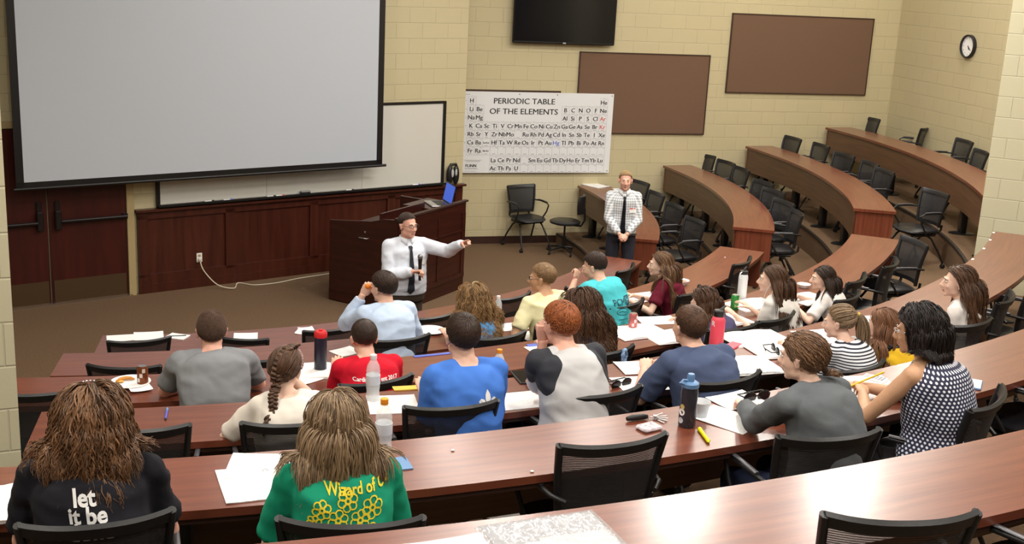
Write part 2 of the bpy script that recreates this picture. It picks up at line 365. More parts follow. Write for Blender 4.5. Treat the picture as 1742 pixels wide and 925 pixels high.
# ================================================================= CHAIRS
def bend(x, dep=.055): return dep * (1 - math.cos(min(1, abs(x) / .235) * PI / 2)) * 1.0
def make_chair():
    root = empty('mesh_back_chair')
    b = MB()   # seat
    rs = []
    for (ins, z) in ((.03, .425), (0, .435), (0, .462), (.018, .475)):
        r = []
        for j in range(28):
            a = 2 * PI * j / 28; ca, sa = math.cos(a), math.sin(a); e = .55
            x = (.235 - ins) * math.copysign(abs(ca) ** e, ca); y = (.225 - ins) * math.copysign(abs(sa) ** e, sa)
            zz = z - (.02 * max(0, (y - .12) / .1) if z > .45 else 0) - .008 * math.cos(PI * x / .5) * (z > .46)
            r.append((x * (1 - .08 * (y < 0)), y, zz))
        rs.append(r)
    b.rings(rs); b.build('seat', M['seat'], root, ang=50)
    # backrest frame
    def bp(u, v, off=0):   # u -1..1, v 0..1 (bottom to top)
        hw = .195 + .042 * v; x = u * hw
        y = -.235 - .05 * v + .03 * math.sin(PI * v) * .5 + .055 * abs(u) ** 2.2
        z = .50 + .393 * v + .008 * abs(u) ** 3 * v
        return Vector((x, y - off, z))
    b = MB()
    b.tube([bp(-1, v / 8) for v in range(9)], .015, 8, 1.3); b.tube([bp(1, v / 8) for v in range(9)], .015, 8, 1.3)
    # top bar: deep band, thicker than the uprights
    rs = []
    for i in range(17):
        u = -1 + i / 8; p = bp(u, 1); q_ = bp(u, .90); rs.append([p + Vector((0, -.014, .0)), p + Vector((0, .0, .012)), p + Vector((0, .014, .0)), q_ + Vector((0, .012, 0)), q_ + Vector((0, -.012, 0))])
    b.rings(rs)
    rs = []
    for i in range(17):
        u = -1 + i / 8; p = bp(u, .10); q_ = bp(u, 0); rs.append([p + Vector((0, -.01, 0)), p + Vector((0, .01, 0)), q_ + Vector((0, .01, 0)), q_ + Vector((0, -.01, 0))])
    b.rings(rs)
    for sx in (-1, 1): b.tube([(sx * .17, -.245, .52), (sx * .17, -.24, .46), (sx * .16, -.18, .42), (sx * .14, -.05, .41)], .014, 8)
    b.build('backrest_frame', M['black'], root, ang=45)
    b = MB(); rs = []
    for jv in range(11):
        v = .08 + .84 * jv / 10; rs.append([bp(-.96 + 1.92 * i / 12, v) for i in range(13)])
    b.rings(rs, cap=False, closed=False); b.build('backrest_mesh', M['mesh'], root, smooth=True)
    for sx in (-1, 1):
        b = MB(); b.tube([(sx * .20, -.245, .66), (sx * .245, -.20, .675), (sx * .262, -.08, .685), (sx * .262, .10, .68), (sx * .258, .15, .655), (sx * .25, .12, .56), (sx * .235, .03, .44), (sx * .2, 0, .415)], .011, 8)
        a = b.build('armrest', M['black'], root, ang=50)
        b = MB(); b.tube([(sx * .258, -.13, .697), (sx * .262, 0, .70), (sx * .262, .10, .695)], .012, 8, .5); b.build('arm_pad', M['armgrey'], a, ang=50)
    b = MB(); b.rbox((0, -.01, .405), (.40, .30, .03), .01); b.build('seat_frame', M['blackmetal'], root)
    for sx in (-1, 1):
        for sy in (-1, 1):
            b = MB(); e = (sx * .245, sy * .265)
            b.tube([(sx * .17, sy * .03, .405), (sx * .19, sy * .10, .36), (sx * .225, sy * .20, .20), (e[0], e[1], .07)], .0125, 8)
            l = b.build('leg', M['blackmetal'], root, ang=50)
            b = MB(); Mx = Matrix.Translation((e[0], e[1] - .01, .028)) @ Matrix.Rotation(PI / 2, 4, 'Y')
            for dx in (-.012, .012): b.lathe([(0, -.008), (.024, -.008), (.027, -.003), (.027, .003), (.024, .008), (0, .008)], (0, 0, dx), 14, Mx)
            b.rbox((e[0], e[1], .055), (.018, .034, .03), .006); b.build('caster', M['black'], l, ang=40)
    return root
proto = make_chair(); used = [False]
def chair(p, z, rz, label, group='mesh-back chairs'):
    if not used[0]: used[0] = True; o = proto
    else: o = copy_tree(proto)
    o.location = (p.x, p.y, z); o.rotation_euler = (0, 0, rz); tag(o, 'black mesh-back chair ' + label, 'chair', group); return o
CHAIRS = []
def rowchair(k, th, off, rot, label, group):
    # off: where the middle of the back's top bar stands, measured from the near edge of the desk
    p = pol(RK(k) + DW + off, th); face = rad(th + 180 + rot)
    f = Vector((math.cos(face), math.sin(face), 0)); p = p + f * .275
    o = chair(p, ZF(k), face - PI / 2, label, group); CHAIRS.append(dict(k=k, th=th, off=off, obj=o)); return o
CC = [(0, -75.7, .17, 10, 'empty at the front desk, leftmost, behind the two white sheets'), (0, -69.2, .22, -26, 'empty and turned at the front desk, just right of the grey-shirted person'),
 (0, -62.3, .18, 4, 'empty at the front desk, left of the person in light blue'), (0, -54.0, .18, 0, 'empty at the front desk, in front of the standing speaker'), (0, -44.6, .05, 5, 'empty at the front desk, between the curly-haired and yellow-shirted persons'),
 (0, -37.0, .18, -4, 'empty at the front desk, just left of the turquoise shirt'), (0, -29.2, .2, 4, 'empty at the right end of the front desk, behind the turquoise-shirted person'),
 (1, -75.8, .31, -8, 'empty at the second desk, leftmost, behind the soda can'), (1, -69.4, .3, -2, 'empty at the second desk, just right of the grey T-shirt'), (1, -61.5, .20, 3, 'under the person in the light blue shirt'),
 (1, -56.3, .33, 4, 'under the curly-haired person in the blue top'), (1, -50.8, .26, 0, 'under the person in the pale yellow T-shirt'), (1, -45.6, .16, 4, 'under the person in the turquoise T-shirt'), (1, -38.2, .26, 8, 'under the person in the maroon shirt'), (1, -29.9, .12, 0, 'empty at the right end of the second desk, beyond the white bottle'),
 (2, -77.6, .22, 12, 'empty at the left end of the third desk, beside the left pier'), (2, -71.8, .30, 0, 'under the person in the grey T-shirt'), (2, -66.4, .33, 10, 'under the person in the red T-shirt'), (2, -56.6, .33, 5, 'under the dark curly-haired person, scrunchie on its corner'),
 (2, -50.6, .34, -6, 'under the bob-haired person at the third desk'), (2, -46.6, .36, 3, 'under the long-haired person wearing white earphones'), (2, -40.8, .30, 4, 'under the white-shirted person beyond the ponytail'), (2, -36.9, .22, 5, 'empty at the third desk, right of the white-shirted persons'), (2, -32.1, .25, 3, 'empty at the right end of the third desk'),
 (3, -74.4, .2, -4, 'empty at the left end of the fourth desk'), (3, -70.6, .22, -3, 'under the person with the brown braid'), (3, -66.4, .20, -4, 'under the person in the royal blue T-shirt'), (3, -62.0, .28, 2, 'under the red-haired person in the two-tone T-shirt'), (3, -57.9, .34, 4, 'under the person in the navy polo shirt'),
 (3, -53.7, .46, -3, 'under the person in the striped shirt'), (3, -49.9, .42, 0, 'under the person in the yellow top with auburn hair'), (3, -46.2, .40, -10, 'under the long-haired person at far right'), (3, -41.6, .30, 10, 'empty at the fourth desk, just right of the far right person'), (3, -38.4, .34, 2, 'empty and cut by the photo right edge, fourth desk'),
 (4, -74.6, .33, 5, 'under the person in the black T-shirt'), (4, -70.9, .50, -12, 'under the person in the green T-shirt'), (4, -65.4, .14, -1, 'empty at the fifth desk, in the middle of the photo'), (4, -61.2, .36, -11, 'under the person in the grey fleece'), (4, -56.4, .34, 19, 'under the person in the polka dot top'), (4, -51.2, .22, 6, 'empty at the fifth desk, right of the polka dot top'),
 (5, -64.7, .17, -17, 'empty at the nearest desk, at the bottom right'), (5, -60.9, .24, 8, 'empty in the bottom right corner of the photo')]
for k, th, off, rot, lab in CC: rowchair(k, th, off, rot, lab, 'mesh-back chairs of the central block')
RC = [(0, 17.8, .30, 15, 'half hidden behind the checked shirt, beside the wall'), (0, 10.0, .25, 10, 'just right of the checked shirt at the lowest right desk'), (0, 3.0, .32, 20, 'third along the lowest right desk, turned edge on'), (0, -4.4, .48, 28, 'at the aisle end of the lowest right desk'),
 (1, 22.0, .25, 23, 'leftmost behind the second right desk, against the wall'), (1, 17.2, .30, 6, 'second from the wall behind the second right desk'), (1, 13.0, .28, 4, 'third from the wall behind the second right desk'), (1, 5.6, .22, 18, 'fourth from the wall behind the second right desk'), (1, 1.0, .2, 24, 'fifth from the wall behind the second right desk'), (1, -4.4, .2, 25, 'sixth from the wall behind the second right desk'), (1, -9.2, .3, 12, 'at the aisle end of the second right desk'),
 (2, 19.8, .28, 0, 'leftmost behind the third right desk, against the wall'), (2, 15.5, .36, 0, 'second from the wall behind the third right desk'), (2, 10.2, .28, 11, 'third from the wall behind the third right desk'), (2, 5.8, .36, 5, 'fourth from the wall behind the third right desk'), (2, 2.2, .34, 12, 'fifth from the wall behind the third right desk'),
 (3, 20.2, .34, 6, 'leftmost behind the topmost right desk, below the second brown board'), (3, 14.5, .60, -42, 'seen edge on behind the topmost right desk'), (3, 7.8, .50, 0, 'third behind the topmost right desk, below the wall clock'), (3, 2.4, .26, -2, 'fourth behind the topmost right desk, next to the pale pier')]
for c_ in CHAIRS:
    if (c_['k'], c_['th']) == (2, -71.8):
        for ch_ in list(c_['obj'].children):
            if ch_.name.startswith('backrest'): bpy.data.objects.remove(ch_)
        c_['obj']['label'] = 'black chair seat under the person in the grey T-shirt, no backrest showing'
for k, th, off, rot, lab in RC: rowchair(k, th, off, rot, lab, 'mesh-back chairs of the right block')
rowchair(2, -6.5, .58, 27, 'standing alone in the aisle beside the third right desk, facing left', 'loose mesh-back chairs in the aisle')
rowchair(2, -25.2, .24, 38, 'in the aisle just behind the right end of the third central desk', 'loose mesh-back chairs in the aisle')
p = at(895, 421, 0); chair(p, 0, rad(-148), 'standing alone on the open floor below the periodic table', 'loose chair on the floor')
# task chair on a star base
p = at(958, 430, 0); root = empty('task_chair', (p.x, p.y, 0), rad(75), 'small black swivel chair with a star base beside the lowest right desk', 'chair')
b = MB(); b.lathe([(0, .44), (.18, .44), (.225, .455), (.23, .48), (.2, .495), (0, .49)], seg=28); b.build('seat', M['seat'], root, ang=40)
b = MB(); rs = []
for i in range(9):
    v = i / 8; hw = .12 + .08 * math.sin(PI * (.15 + .7 * v)); z = .62 + .26 * v
    rs.append([(hw * math.cos(2 * PI * j / 16), -.26 + .022 * math.sin(2 * PI * j / 16) + .05 * (abs(math.cos(2 * PI * j / 16)) ** 2), z) for j in range(16)])
b.rings(rs); b.build('backrest', M['black'], root, ang=50)
b = MB(); b.tube([(0, -.1, .43), (0, -.24, .43), (0, -.29, .52), (0, -.28, .70)], .016); b.build('back_support', M['blackmetal'], root, ang=50)
b = MB(); b.tube([(0, 0, .07), (0, 0, .26)], .026); b.tube([(0, 0, .26), (0, 0, .44)], .015); b.build('gas_column', M['blackmetal'], root, ang=50)
for i in range(5):
    a = 2 * PI * i / 5; ca, sa = math.cos(a), math.sin(a)
    b = MB(); b.tube([(0, 0, .10), (.14 * ca, .14 * sa, .085), (.27 * ca, .27 * sa, .06)], [.022, .016, .012]); l = b.build('leg', M['blackmetal'], root, ang=50)
    b = MB(); b.ell((.27 * ca, .27 * sa, .027), (.026, .018, .027), nu=12, nv=8); b.build('caster', M['black'], l, smooth=True)
# ================================================================= THINGS ON THE WALLS
def wthing(name, Mx, x, z, label, cat, group=None, y=0.0):
    root = empty(name, label=label, cat=cat, group=group); root.matrix_world = Mx @ Matrix.Translation((x, y, z)); return root
# projection screen
sx0, sx1 = 3.19, 7.76; sw = sx1 - sx0
root = wthing('projection_screen', W1, (sx0 + sx1) / 2, 1.42, 'large white projection screen with black border hanging in front of the whiteboard', 'projection screen', y=-.32)
b = MB(); b.box((0, 0, 1.8), (sw - .16, .004, 3.46)); b.build('screen_surface', M['screen'], root)
b = MB()
for s in (-1, 1): b.box((s * (sw / 2 - .04), -.001, 1.8), (.085, .006, 3.55))
b.box((0, -.001, .05), (sw, .006, .07)); b.build('border', M['frame'], root)
b = MB(); b.tube([(-sw / 2 - .03, 0, .01), (sw / 2 + .06, 0, .01)], .018, 10); b.build('weight_bar', M['frame'], root, ang=50)
b = MB(); b.rbox((0, .0, 3.62), (sw + .2, .16, .16), .02); b.build('housing', M['white'], root)
b = MB(); b.tube([(-sw / 2 + .5, 0, 3.7), (-sw / 2 + .5, 0, CEIL - 1.42)], .01); b.tube([(sw / 2 - .5, 0, 3.7), (sw / 2 - .5, 0, CEIL - 1.42)], .01); b.build('hanger', M['blackmetal'], root)
# whiteboard
root = wthing('whiteboard', W1, 6.88, 1.065, 'long black-framed whiteboard on the front wall below the screen', 'whiteboard', y=-.02)
b = MB(); b.box((0, 0, .56), (4.02, .02, 1.10)); b.build('writing_surface', M['wb'], root)
b = MB()
for s in (-1, 1): b.box((s * 2.02, -.006, .56), (.045, .035, 1.16))
b.box((0, -.006, 1.13), (4.08, .035, .03)); b.build('frame', M['frame'], root)
b = MB(); b.box((0, -.05, .0), (4.06, .1, .016)); b.box((0, -.1, .008), (4.06, .01, .026)); b.build('tray', M['frame'], root)
b = MB(); b.box((-.62 * 1.0, -.0115, .56), (.004, .002, 1.09)); b.box((.75, -.0115, .56), (.004, .002, 1.09)); b.build('seam', M['greyink'], root)
def w1at(x, y, z): return W1 @ Vector((x, y, z))
for i, (x, mc, lab) in enumerate([(5.48, 'black', 'leftmost on the tray'), (5.72, 'blueink', 'near the left end of the tray'), (6.30, 'black', 'left of the eraser'), (6.42, 'redink', 'next to the eraser'), (7.42, 'black', 'right of the eraser'), (8.45, 'blueink', 'near the right end of the tray')]):
    o = empty('whiteboard_marker', label='%s dry-erase marker %s under the whiteboard' % ({'black': 'black', 'blueink': 'blue', 'redink': 'red'}[mc], lab), cat='marker', group='markers on the whiteboard tray')
    o.matrix_world = W1 @ Matrix.Translation((x, -.075, 1.083))
    b = MB(); b.tube([(-.055, 0, 0), (.03, 0, 0)], .0085); b.build('barrel', M['white'], o, ang=50)
    b = MB(); b.tube([(.03, 0, 0), (.065, 0, 0)], .0095); b.build('cap', M[mc], o, ang=50)
o = empty('whiteboard_eraser', label='black felt eraser on the whiteboard tray', cat='eraser'); o.matrix_world = W1 @ Matrix.Translation((6.78, -.07, 1.074))
b = MB(); b.rbox((0, 0, .014), (.13, .05, .028), .006); b.build('felt_block', M['black'], o); b = MB(); b.rbox((0, 0, .036), (.132, .052, .016), .005); b.build('back', M['greyink'], o)
# outlet
root = wthing('wall_outlet', W1, 5.36, .37, 'cream power outlet low on the dark wood wainscot', 'outlet', y=-.026)
b = MB(); b.rbox((0, -.004, 0), (.072, .008, .116), .003); b.build('cover_plate', M['white'], root)
for s in (-1, 1): b = MB(); b.rbox((0, -.010, s * .026), (.034, .005, .03), .002); b.build('socket', M['beige'], root)
# cord
pts = []
ps = [w1at(5.36, -.045, .345), w1at(5.38, -.12, .22), w1at(5.5, -.25, .06), w1at(5.68, -.33, .012)]
e = [at(x, y, .008) for x, y in ((405, 481), (432, 484.5), (470, 481), (510, 473), (550, 467), (600, 459), (640, 455))]
keyp = ps + e
for i in range(len(keyp) - 1):
    p0 = keyp[max(i - 1, 0)]; p1 = keyp[i]; p2 = keyp[i + 1]; p3 = keyp[min(i + 2, len(keyp) - 1)]
    for j in range(6):
        t_ = j / 6; pts.append(.5 * ((2 * p1) + (p2 - p0) * t_ + (2 * p0 - 5 * p1 + 4 * p2 - p3) * t_ * t_ + (3 * p1 - p0 - 3 * p2 + p3) * t_ ** 3))
pts.append(keyp[-1]); M['cord'] = simple('white_cord', srgb(205, 195, 175), .5)
b = MB(); b.tube(pts, .007, 8); b.rbox(ps[0], (.03, .05, .04), .008); tag(b.build('power_cord', M['cord'], ang=60), 'white power cord running from the wainscot outlet across the carpet to the lectern', 'cord')
# black bag on the ledge (headset bag)
root = wthing('headphone_bundle', W1, 9.06, 1.045, 'black bundled headset standing on the ledge right of the whiteboard', 'headphones', y=-.06)
b = MB(); b.ell((-.055, 0, .13), (.05, .04, .14)); b.ell((.05, 0, .13), (.05, .04, .14)); b.tube([(-.07, 0, .2), (-.04, 0, .28), (.04, 0, .28), (.07, 0, .2)], .022, 8); b.build('ear_cushions', M['black'], root, smooth=True)
b = MB(); b.ell((-.03, -.035, .16), (.022, .012, .06)); b.ell((.03, -.035, .17), (.018, .012, .05)); b.build('inner_pad', simple('pale_lining', (.45, .45, .46), .6), root, smooth=True)
# TV
root = wthing('wall_television', W2, 5.575, 2.99, 'large black flat television mounted high on the block wall', 'television', y=-.12)
b = MB(); b.rbox((0, .03, .44), (1.56, .05, .9), .012); b.build('casing', M['frame'], root)
b = MB(); b.box((0, .003, .45), (1.53, .004, .85)); b.build('glass', M['tvglass'], root)
b = MB(); b.rbox((0, .0, .005), (.05, .012, .02), .004); b.build('logo_bump', M['greyink'], root)
b = MB(); b.box((0, .085, .45), (.4, .07, .4)); b.build('mount', M['blackmetal'], root)
# tack boards
def tack(x0, x1, z0, z1, label, name='tackboard', grp='brown tackboards', y=-.012):
    root = wthing(name, W2, (x0 + x1) / 2, z0, label, 'board', grp, y)
    w, h = x1 - x0, z1 - z0; b = MB(); b.box((0, 0, h / 2), (w - .02, .02, h - .02)); b.build('fabric_panel', M['tack'], root)
    b = MB()
    for s in (-1, 1): b.box((s * (w / 2 - .008), -.003, h / 2), (.016, .028, h))
    b.box((0, -.003, .008), (w, .028, .016)); b.box((0, -.003, h - .008), (w, .028, .016)); b.build('edge_trim', simple('dark_trim', srgb(60, 42, 32), .5), root)
tack(5.86, 7.96, 1.67, 2.88, 'brown fabric tackboard on the block wall, left one, partly behind the periodic table')
tack(8.26, 10.71, 2.32, 3.52, 'brown fabric tackboard on the block wall, upper right one near the corner')
tack(4.09, 5.60, 1.12, 2.295, 'dark-framed board almost hidden behind the periodic table poster', grp='board behind the poster')
# clock
cpos = None
def on_plane(Mx, x, y):
    d = ((x - 871) * CR - (y - 462.5) * CU) / FPX + CF; n = Vector((Mx[0][1], Mx[1][1], 0)); o_ = Vector((Mx[0][3], Mx[1][3], 0)); t_ = o_.dot(n) / d.dot(n); return Mx.inverted() @ (d * t_ + Vector((0, 0, CH)))
c_ = on_plane(W3, 1650, 79)
root = wthing('wall_clock', W3, c_.x, c_.z, 'round wall clock with black rim and white face on the right wall', 'clock', y=-.005)
Mx = Matrix.Rotation(PI / 2, 4, 'X')
b = MB(); b.lathe([(.165, 0), (.165, .05), (.158, .056), (.145, .05), (.145, .02)], seg=40, M=Mx, cap=False); b.lathe([(0, .0), (.165, .0)], seg=40, M=Mx, cap=False); b.build('rim', M['black'], root, ang=40)
b = MB(); b.lathe([(0.0, .012), (.147, .012), (.147, .022), (0, .022)], seg=40, M=Mx); b.build('face', M['paper'], root)
b = MB()
for i in range(12):
    vs, fs = text_geo(str(i + 1), .035); a = rad(90 - 30 * (i + 1)); b.add([(v[0] + .118 * math.cos(a), -.0232, v[1] + .118 * math.sin(a)) for v in vs], fs)
b.build('numerals', M['ink'], root)
for nm, a, L, w in (('hour_hand', -58, .065, .006), ('minute_hand', -40, .1, .0045)):
    b = MB(); a = rad(a); b.box((0, 0, L / 2 - .012), (w * 2, .002, L), M=Matrix.Translation((0, -.026, 0)) @ Matrix.Rotation(PI / 2 - a, 4, 'Y')); b.build(nm, M['ink'], root)
# ---------------------------------------------------------------- periodic table poster
root = wthing('periodic_table_poster', W2, 5.245, 1.08, 'white periodic table of the elements poster on the block wall', 'poster', y=-.045)
PW, PH = 2.37, 1.19
b = MB(); b.box((0, 0, PH / 2), (PW, .006, PH)); b.build('sheet', M['poster'], root)
ink = MB(); red = MB(); blu = MB(); gr = MB(); bo = MB()
def put(mb, s, x, z, size, width=None, ax='CENTER', bold=0.0, shear=0):
    vs, fs = text_geo(s, size, width, ax, shear, 0)
    for q_, dx in enumerate((-1, 1) if bold else (0,)): mb.add([(v[0] + x - PW / 2 + dx * .0022, -.0042 - .0002 * q_, v[1] + PH - z + dx * .0008) for v in vs], fs)
put(ink, 'PERIODIC TABLE', .98, .135, .115, .93, bold=.012); put(ink, 'OF THE ELEMENTS', .98, .285, .115, 1.04, bold=.012)
rowsE = ['H . . . . . . . . . . . . . . . . He', 'Li Be . . . . . . . . . . B C N O F Ne', 'Na Mg . . . . . . . . . . Al Si P S Cl Ar', 'K Ca Sc Ti V Cr Mn Fe Co Ni Cu Zn Ga Ge As Se Br Kr', 'Rb Sr Y Zr Nb Mo . Ru Rh Pd Ag Cd In Sn Sb Te I Xe', 'Cs Ba La-Lu Hf Ta W Re Os Ir Pt Au Hg Tl Pb Bi Po At Rn', 'Fr Ra Ac-Lr . . . . . . . . . . . . . . .']
lowE = ['. . . La Ce Pr Nd . Sm Eu Gd Tb Dy Ho Er Tm Yb Lu', '. . . Ac Th Pa U . . . . . . . . . . .']
PX, PZ = .1195, .1215; X0, Z0 = .19, .135
nums = {0: {1: 1, 18: 2}, 1: {1: 3, 2: 4}, 2: {1: 11, 2: 12}}
def cell(col, z, sym, num, box=True):
    x = X0 + PX * (col - 1)
    if sym and sym != '.':
        mb = red if sym in ('Ar', 'Kr', 'Xe') and sym != 'Xe' else blu if sym == 'Hg' else ink
        put(mb, sym, x - .004, z, .088 if len(sym) < 4 else .04, None, bold=.008)
    if num: put(gr, str(num), x + .035, z - .046, .022)
    put(gr, '0.000', x, z + .047, .016) if False else None
    gr.box((x - PW / 2 - .002, -.0042, PH - z - .044), (.05, .0006, .006))
    if box:
        l, r, tp, bt = x - PX / 2, x + PX / 2, z - PZ / 2, z + PZ / 2
        for (xa, za, w, h) in ((l, (tp + bt) / 2, .0025, PZ), (r, (tp + bt) / 2, .0025, PZ), (x, tp, PX, .0025), (x, bt, PX, .0025)): bo.box((xa - PW / 2, -.0036, PH - za), (w, .001, h))
num0 = [[1] + [0] * 16 + [2], [3, 4] + [0] * 10 + list(range(5, 11)), [11, 12] + [0] * 10 + list(range(13, 19)), list(range(19, 37)), list(range(37, 55)), [55, 56, 0] + list(range(72, 87)), [87, 88, 0] + list(range(104, 119))]
for r_, row in enumerate(rowsE):
    z = Z0 + PZ * r_
    for c__, sym in enumerate(row.split()):
        if sym == '.' and not num0[r_][c__]: continue
        cell(c__ + 1, z, sym, num0[r_][c__])
    put(ink, str(r_ + 1), .105, z, .026)
for r_, row in enumerate(lowE):
    z = Z0 + PZ * 7.15 + PZ * r_ - .0
    for c__, sym in enumerate(row.split()):
        if c__ < 3: continue
        cell(c__ + 1, z, sym, (57 if r_ == 0 else 89) + c__ - 3)
for c__, zz in [(1, .065), (2, .195), (18, .075)] + [(i, .44) for i in range(3, 13)] + [(i, .195) for i in range(13, 18)]: put(gr, str(c__), X0 + PX * (c__ - 1), zz, .026)
put(ink, 'GROUP', .125, .045, .018); put(ink, 'FLINN', .21, 1.085, .06, .16, bold=.03); put(ink, 'SCIENTIFIC', .215, 1.128, .022, .19)
for i in range(3): gr.box((.235 - PW / 2, -.0042, PH - 1.0 - i * .012), (.26 - .03 * i, .0006, .004))
gr.box((.2 - PW / 2, -.0042, PH - 1.165), (.18, .0006, .004))
for x in (.03, .9, 1.48, PW - .03): ink.lathe([(.0, 0), (.008, 0)], (0, 0, 0), 10, Matrix.Translation((x - PW / 2, -.0045, PH - .03)) @ Matrix.Rotation(PI / 2, 4, 'X'), cap=True)
for x in (.03, PW - .03): ink.lathe([(.0, 0), (.008, 0)], (0, 0, 0), 10, Matrix.Translation((x - PW / 2, -.0045, .03)) @ Matrix.Rotation(PI / 2, 4, 'X'), cap=True)
o = ink.build('black_lettering', M['ink'], root); o['kind'] = 'stuff'
red.build('red_lettering', M['redink'], root); blu.build('blue_lettering', M['blueink'], root); gr.build('fine_print', M['greyink'], root); bo.build('cell_grid', M['greyink'], root)
# ================================================================= LECTERN
# footprint from its visible corners, front face seen by the room
pa = Vector((-1.35, 13.37, 0)); pb = Vector((-.64, 14.66, 0))
fx = (pb - pa).normalized(); fn = Vector((-fx.y, fx.x, 0)); Lw = (pb - pa).length
Mx = Matrix(((fx.x, fn.x, 0, pa.x), (fx.y, fn.y, 0, pa.y), (0, 0, 1, 0), (0, 0, 0, 1)))
root = empty('lectern', label='big dark wood lectern desk with raised back edge standing on the front floor', cat='lectern'); root.matrix_world = Mx
DP = .98
b = MB(); b.box((Lw / 2, DP / 2, .08), (Lw + .02, DP + .02, .14)); b.box((Lw / 2, DP / 2, .50), (Lw - .04, DP - .04, .74)); b.build('cabinet', M['lectern'], root)
b = MB(); b.box((Lw / 2, .0, .64), (Lw, .036, 1.0)); b.build('front_panel', M['lectern'], root)
b = MB(); b.box((Lw * .58, -.022, .60), (.05, .012, .82)); b.box((Lw - .05, -.022, .60), (.08, .012, .82)); b.box((.05, -.022, .60), (.08, .012, .82)); b.box((Lw / 2, -.022, .78), (Lw - .02, .012, .02)); b.box((Lw / 2, -.024, .20), (Lw - .02, .016, .06)); b.build('door_rails', M['lectern'], root)
b = MB(); b.rings([[(-.018, 0, .14), (.018, 0, .14), (.018, 0, 1.14), (-.018, 0, 1.14)], [(-.018, DP * .2, .14), (.018, DP * .2, .14), (.018, DP * .2, 1.12), (-.018, DP * .2, 1.12)], [(-.018, DP * .38, .14), (.018, DP * .38, .14), (.018, DP * .38, 1.07), (-.018, DP * .38, 1.07)], [(-.018, DP, .14), (.018, DP, .14), (.018, DP, 1.0), (-.018, DP, 1.0)]]); b.build('side_panel', M['lectern'], root)
b = MB(); b.box((Lw, DP / 2, .60), (.036, DP, .96)); b.build('side_panel', M['lectern'], root)
b = MB(); b.box((Lw / 2, -.002, 1.15), (Lw + .07, .06, .022)); b.build('front_lip', M['deskedge'], root)
b = MB(); b.box((Lw / 2, DP / 2, .885), (Lw - .04, DP - .04, .03)); b.build('worktop', M['lectern'], root)
b = MB(); b.box((Lw - .26, .30, 1.09), (.56, .56, .025)); b.box((Lw - .52, .3, .99), (.03, .5, .18)); b.build('laptop_shelf', M['lectern'], root)
b = MB(); b.box((Lw * .36, .30, 1.08), (Lw * .62, .03, .16)); b.build('cable_ledge', M['lectern'], root)
b = MB(); b.tube([(-.018, .40, .86), (-.05, .40, .86), (-.05, .52, .86), (-.018, .52, .86)], .007); b.build('pull_handle', M['silver'], root, ang=50)
b = MB(); b.lathe([(0, 0), (.014, 0), (.014, .01), (0, .012)], M=Matrix.Translation((-.018, .45, .93)) @ Matrix.Rotation(-PI / 2, 4, 'Y'), seg=12); b.build('lock', M['silver'], root, ang=50)
LT = Mx @ Matrix.Translation((Lw - .28, .34, 1.10))
lt = empty('laptop', label='open silver laptop with a blue screen on the right end of the lectern', cat='laptop'); lt.matrix_world = Matrix.Translation(Mx @ Vector((Lw - .24, .26, 1.103))) @ Matrix.Rotation(rad(-68), 4, 'Z')
b = MB(); b.rbox((0, 0, .009), (.36, .25, .016), .005); b.build('base', M['silver'], lt)
b = MB(); b.box((0, .03, .0185), (.30, .12, .003)); b.build('keyboard', M['black'], lt)
b = MB(); Lm = Matrix.Translation((0, .125, .015)) @ Matrix.Rotation(rad(-12), 4, 'X'); b.rbox((0, .005, .125), (.36, .008, .25), .004, Lm); lid = b.build('lid', M['black'], lt)
m, t, bb = nt('laptop_screen_blue'); bb.inputs['Base Color'].default_value = (.02, .05, .25, 1); bb.inputs['Emission Color'].default_value = (.04, .1, .5, 1); bb.inputs['Emission Strength'].default_value = .8
b = MB(); b.box((0, .0, .128), (.34, .002, .215), Lm); b.build('screen', m, lid)
# ================================================================= PEOPLE
def sk(name, r, g, b, rough=.5):
    return simple(name, srgb(r, g, b), rough, spec=.35, sss=.08, var=.06, vscale=14)
SKIN = {'fair': sk('skin_fair', 222, 178, 156), 'pink': sk('skin_pink', 220, 168, 148), 'tan': sk('skin_tan', 198, 154, 122), 'light': sk('skin_light', 228, 190, 170)}
M['lips'] = simple('lips', srgb(200, 138, 124), .5); M['eyew'] = simple('eye_white', (.75, .74, .72), .3); M['iris'] = simple('iris', (.03, .025, .02), .2)
def hairmat(name, c1, c2, rough=.42):
    m, t, b = nt(name); a = t.nodes.new('ShaderNodeAttribute'); a.attribute_name = 'tone'
    tc = t.nodes.new('ShaderNodeTexCoord'); n = t.nodes.new('ShaderNodeTexNoise'); n.inputs['Scale'].default_value = 90; n.inputs['Detail'].default_value = 2
    mp = t.nodes.new('ShaderNodeMapping'); mp.inputs['Scale'].default_value = (1, 1, .25); lk(t, tc.outputs['Object'], mp.inputs[0]); lk(t, mp.outputs[0], n.inputs[0])
    ma = t.nodes.new('ShaderNodeMath'); ma.operation = 'MULTIPLY_ADD'; ma.inputs[1].default_value = .5; lk(t, n.outputs[0], ma.inputs[0]); 
    m2 = t.nodes.new('ShaderNodeMath'); m2.operation = 'MULTIPLY_ADD'; m2.inputs[1].default_value = .8; m2.inputs[2].default_value = -.15; lk(t, a.outputs['Fac'], m2.inputs[0]); lk(t, m2.outputs[0], ma.inputs[2])
    r = t.nodes.new('ShaderNodeValToRGB'); r.color_ramp.elements[0].color = srgb(*c1); r.color_ramp.elements[1].color = srgb(*c2); r.color_ramp.elements[0].position = .1; r.color_ramp.elements[1].position = .85
    lk(t, ma.outputs[0], r.inputs[0]); lk(t, r.outputs[0], b.inputs['Base Color']); b.inputs['Roughness'].default_value = rough; b.inputs['Specular IOR Level'].default_value = .35
    return m
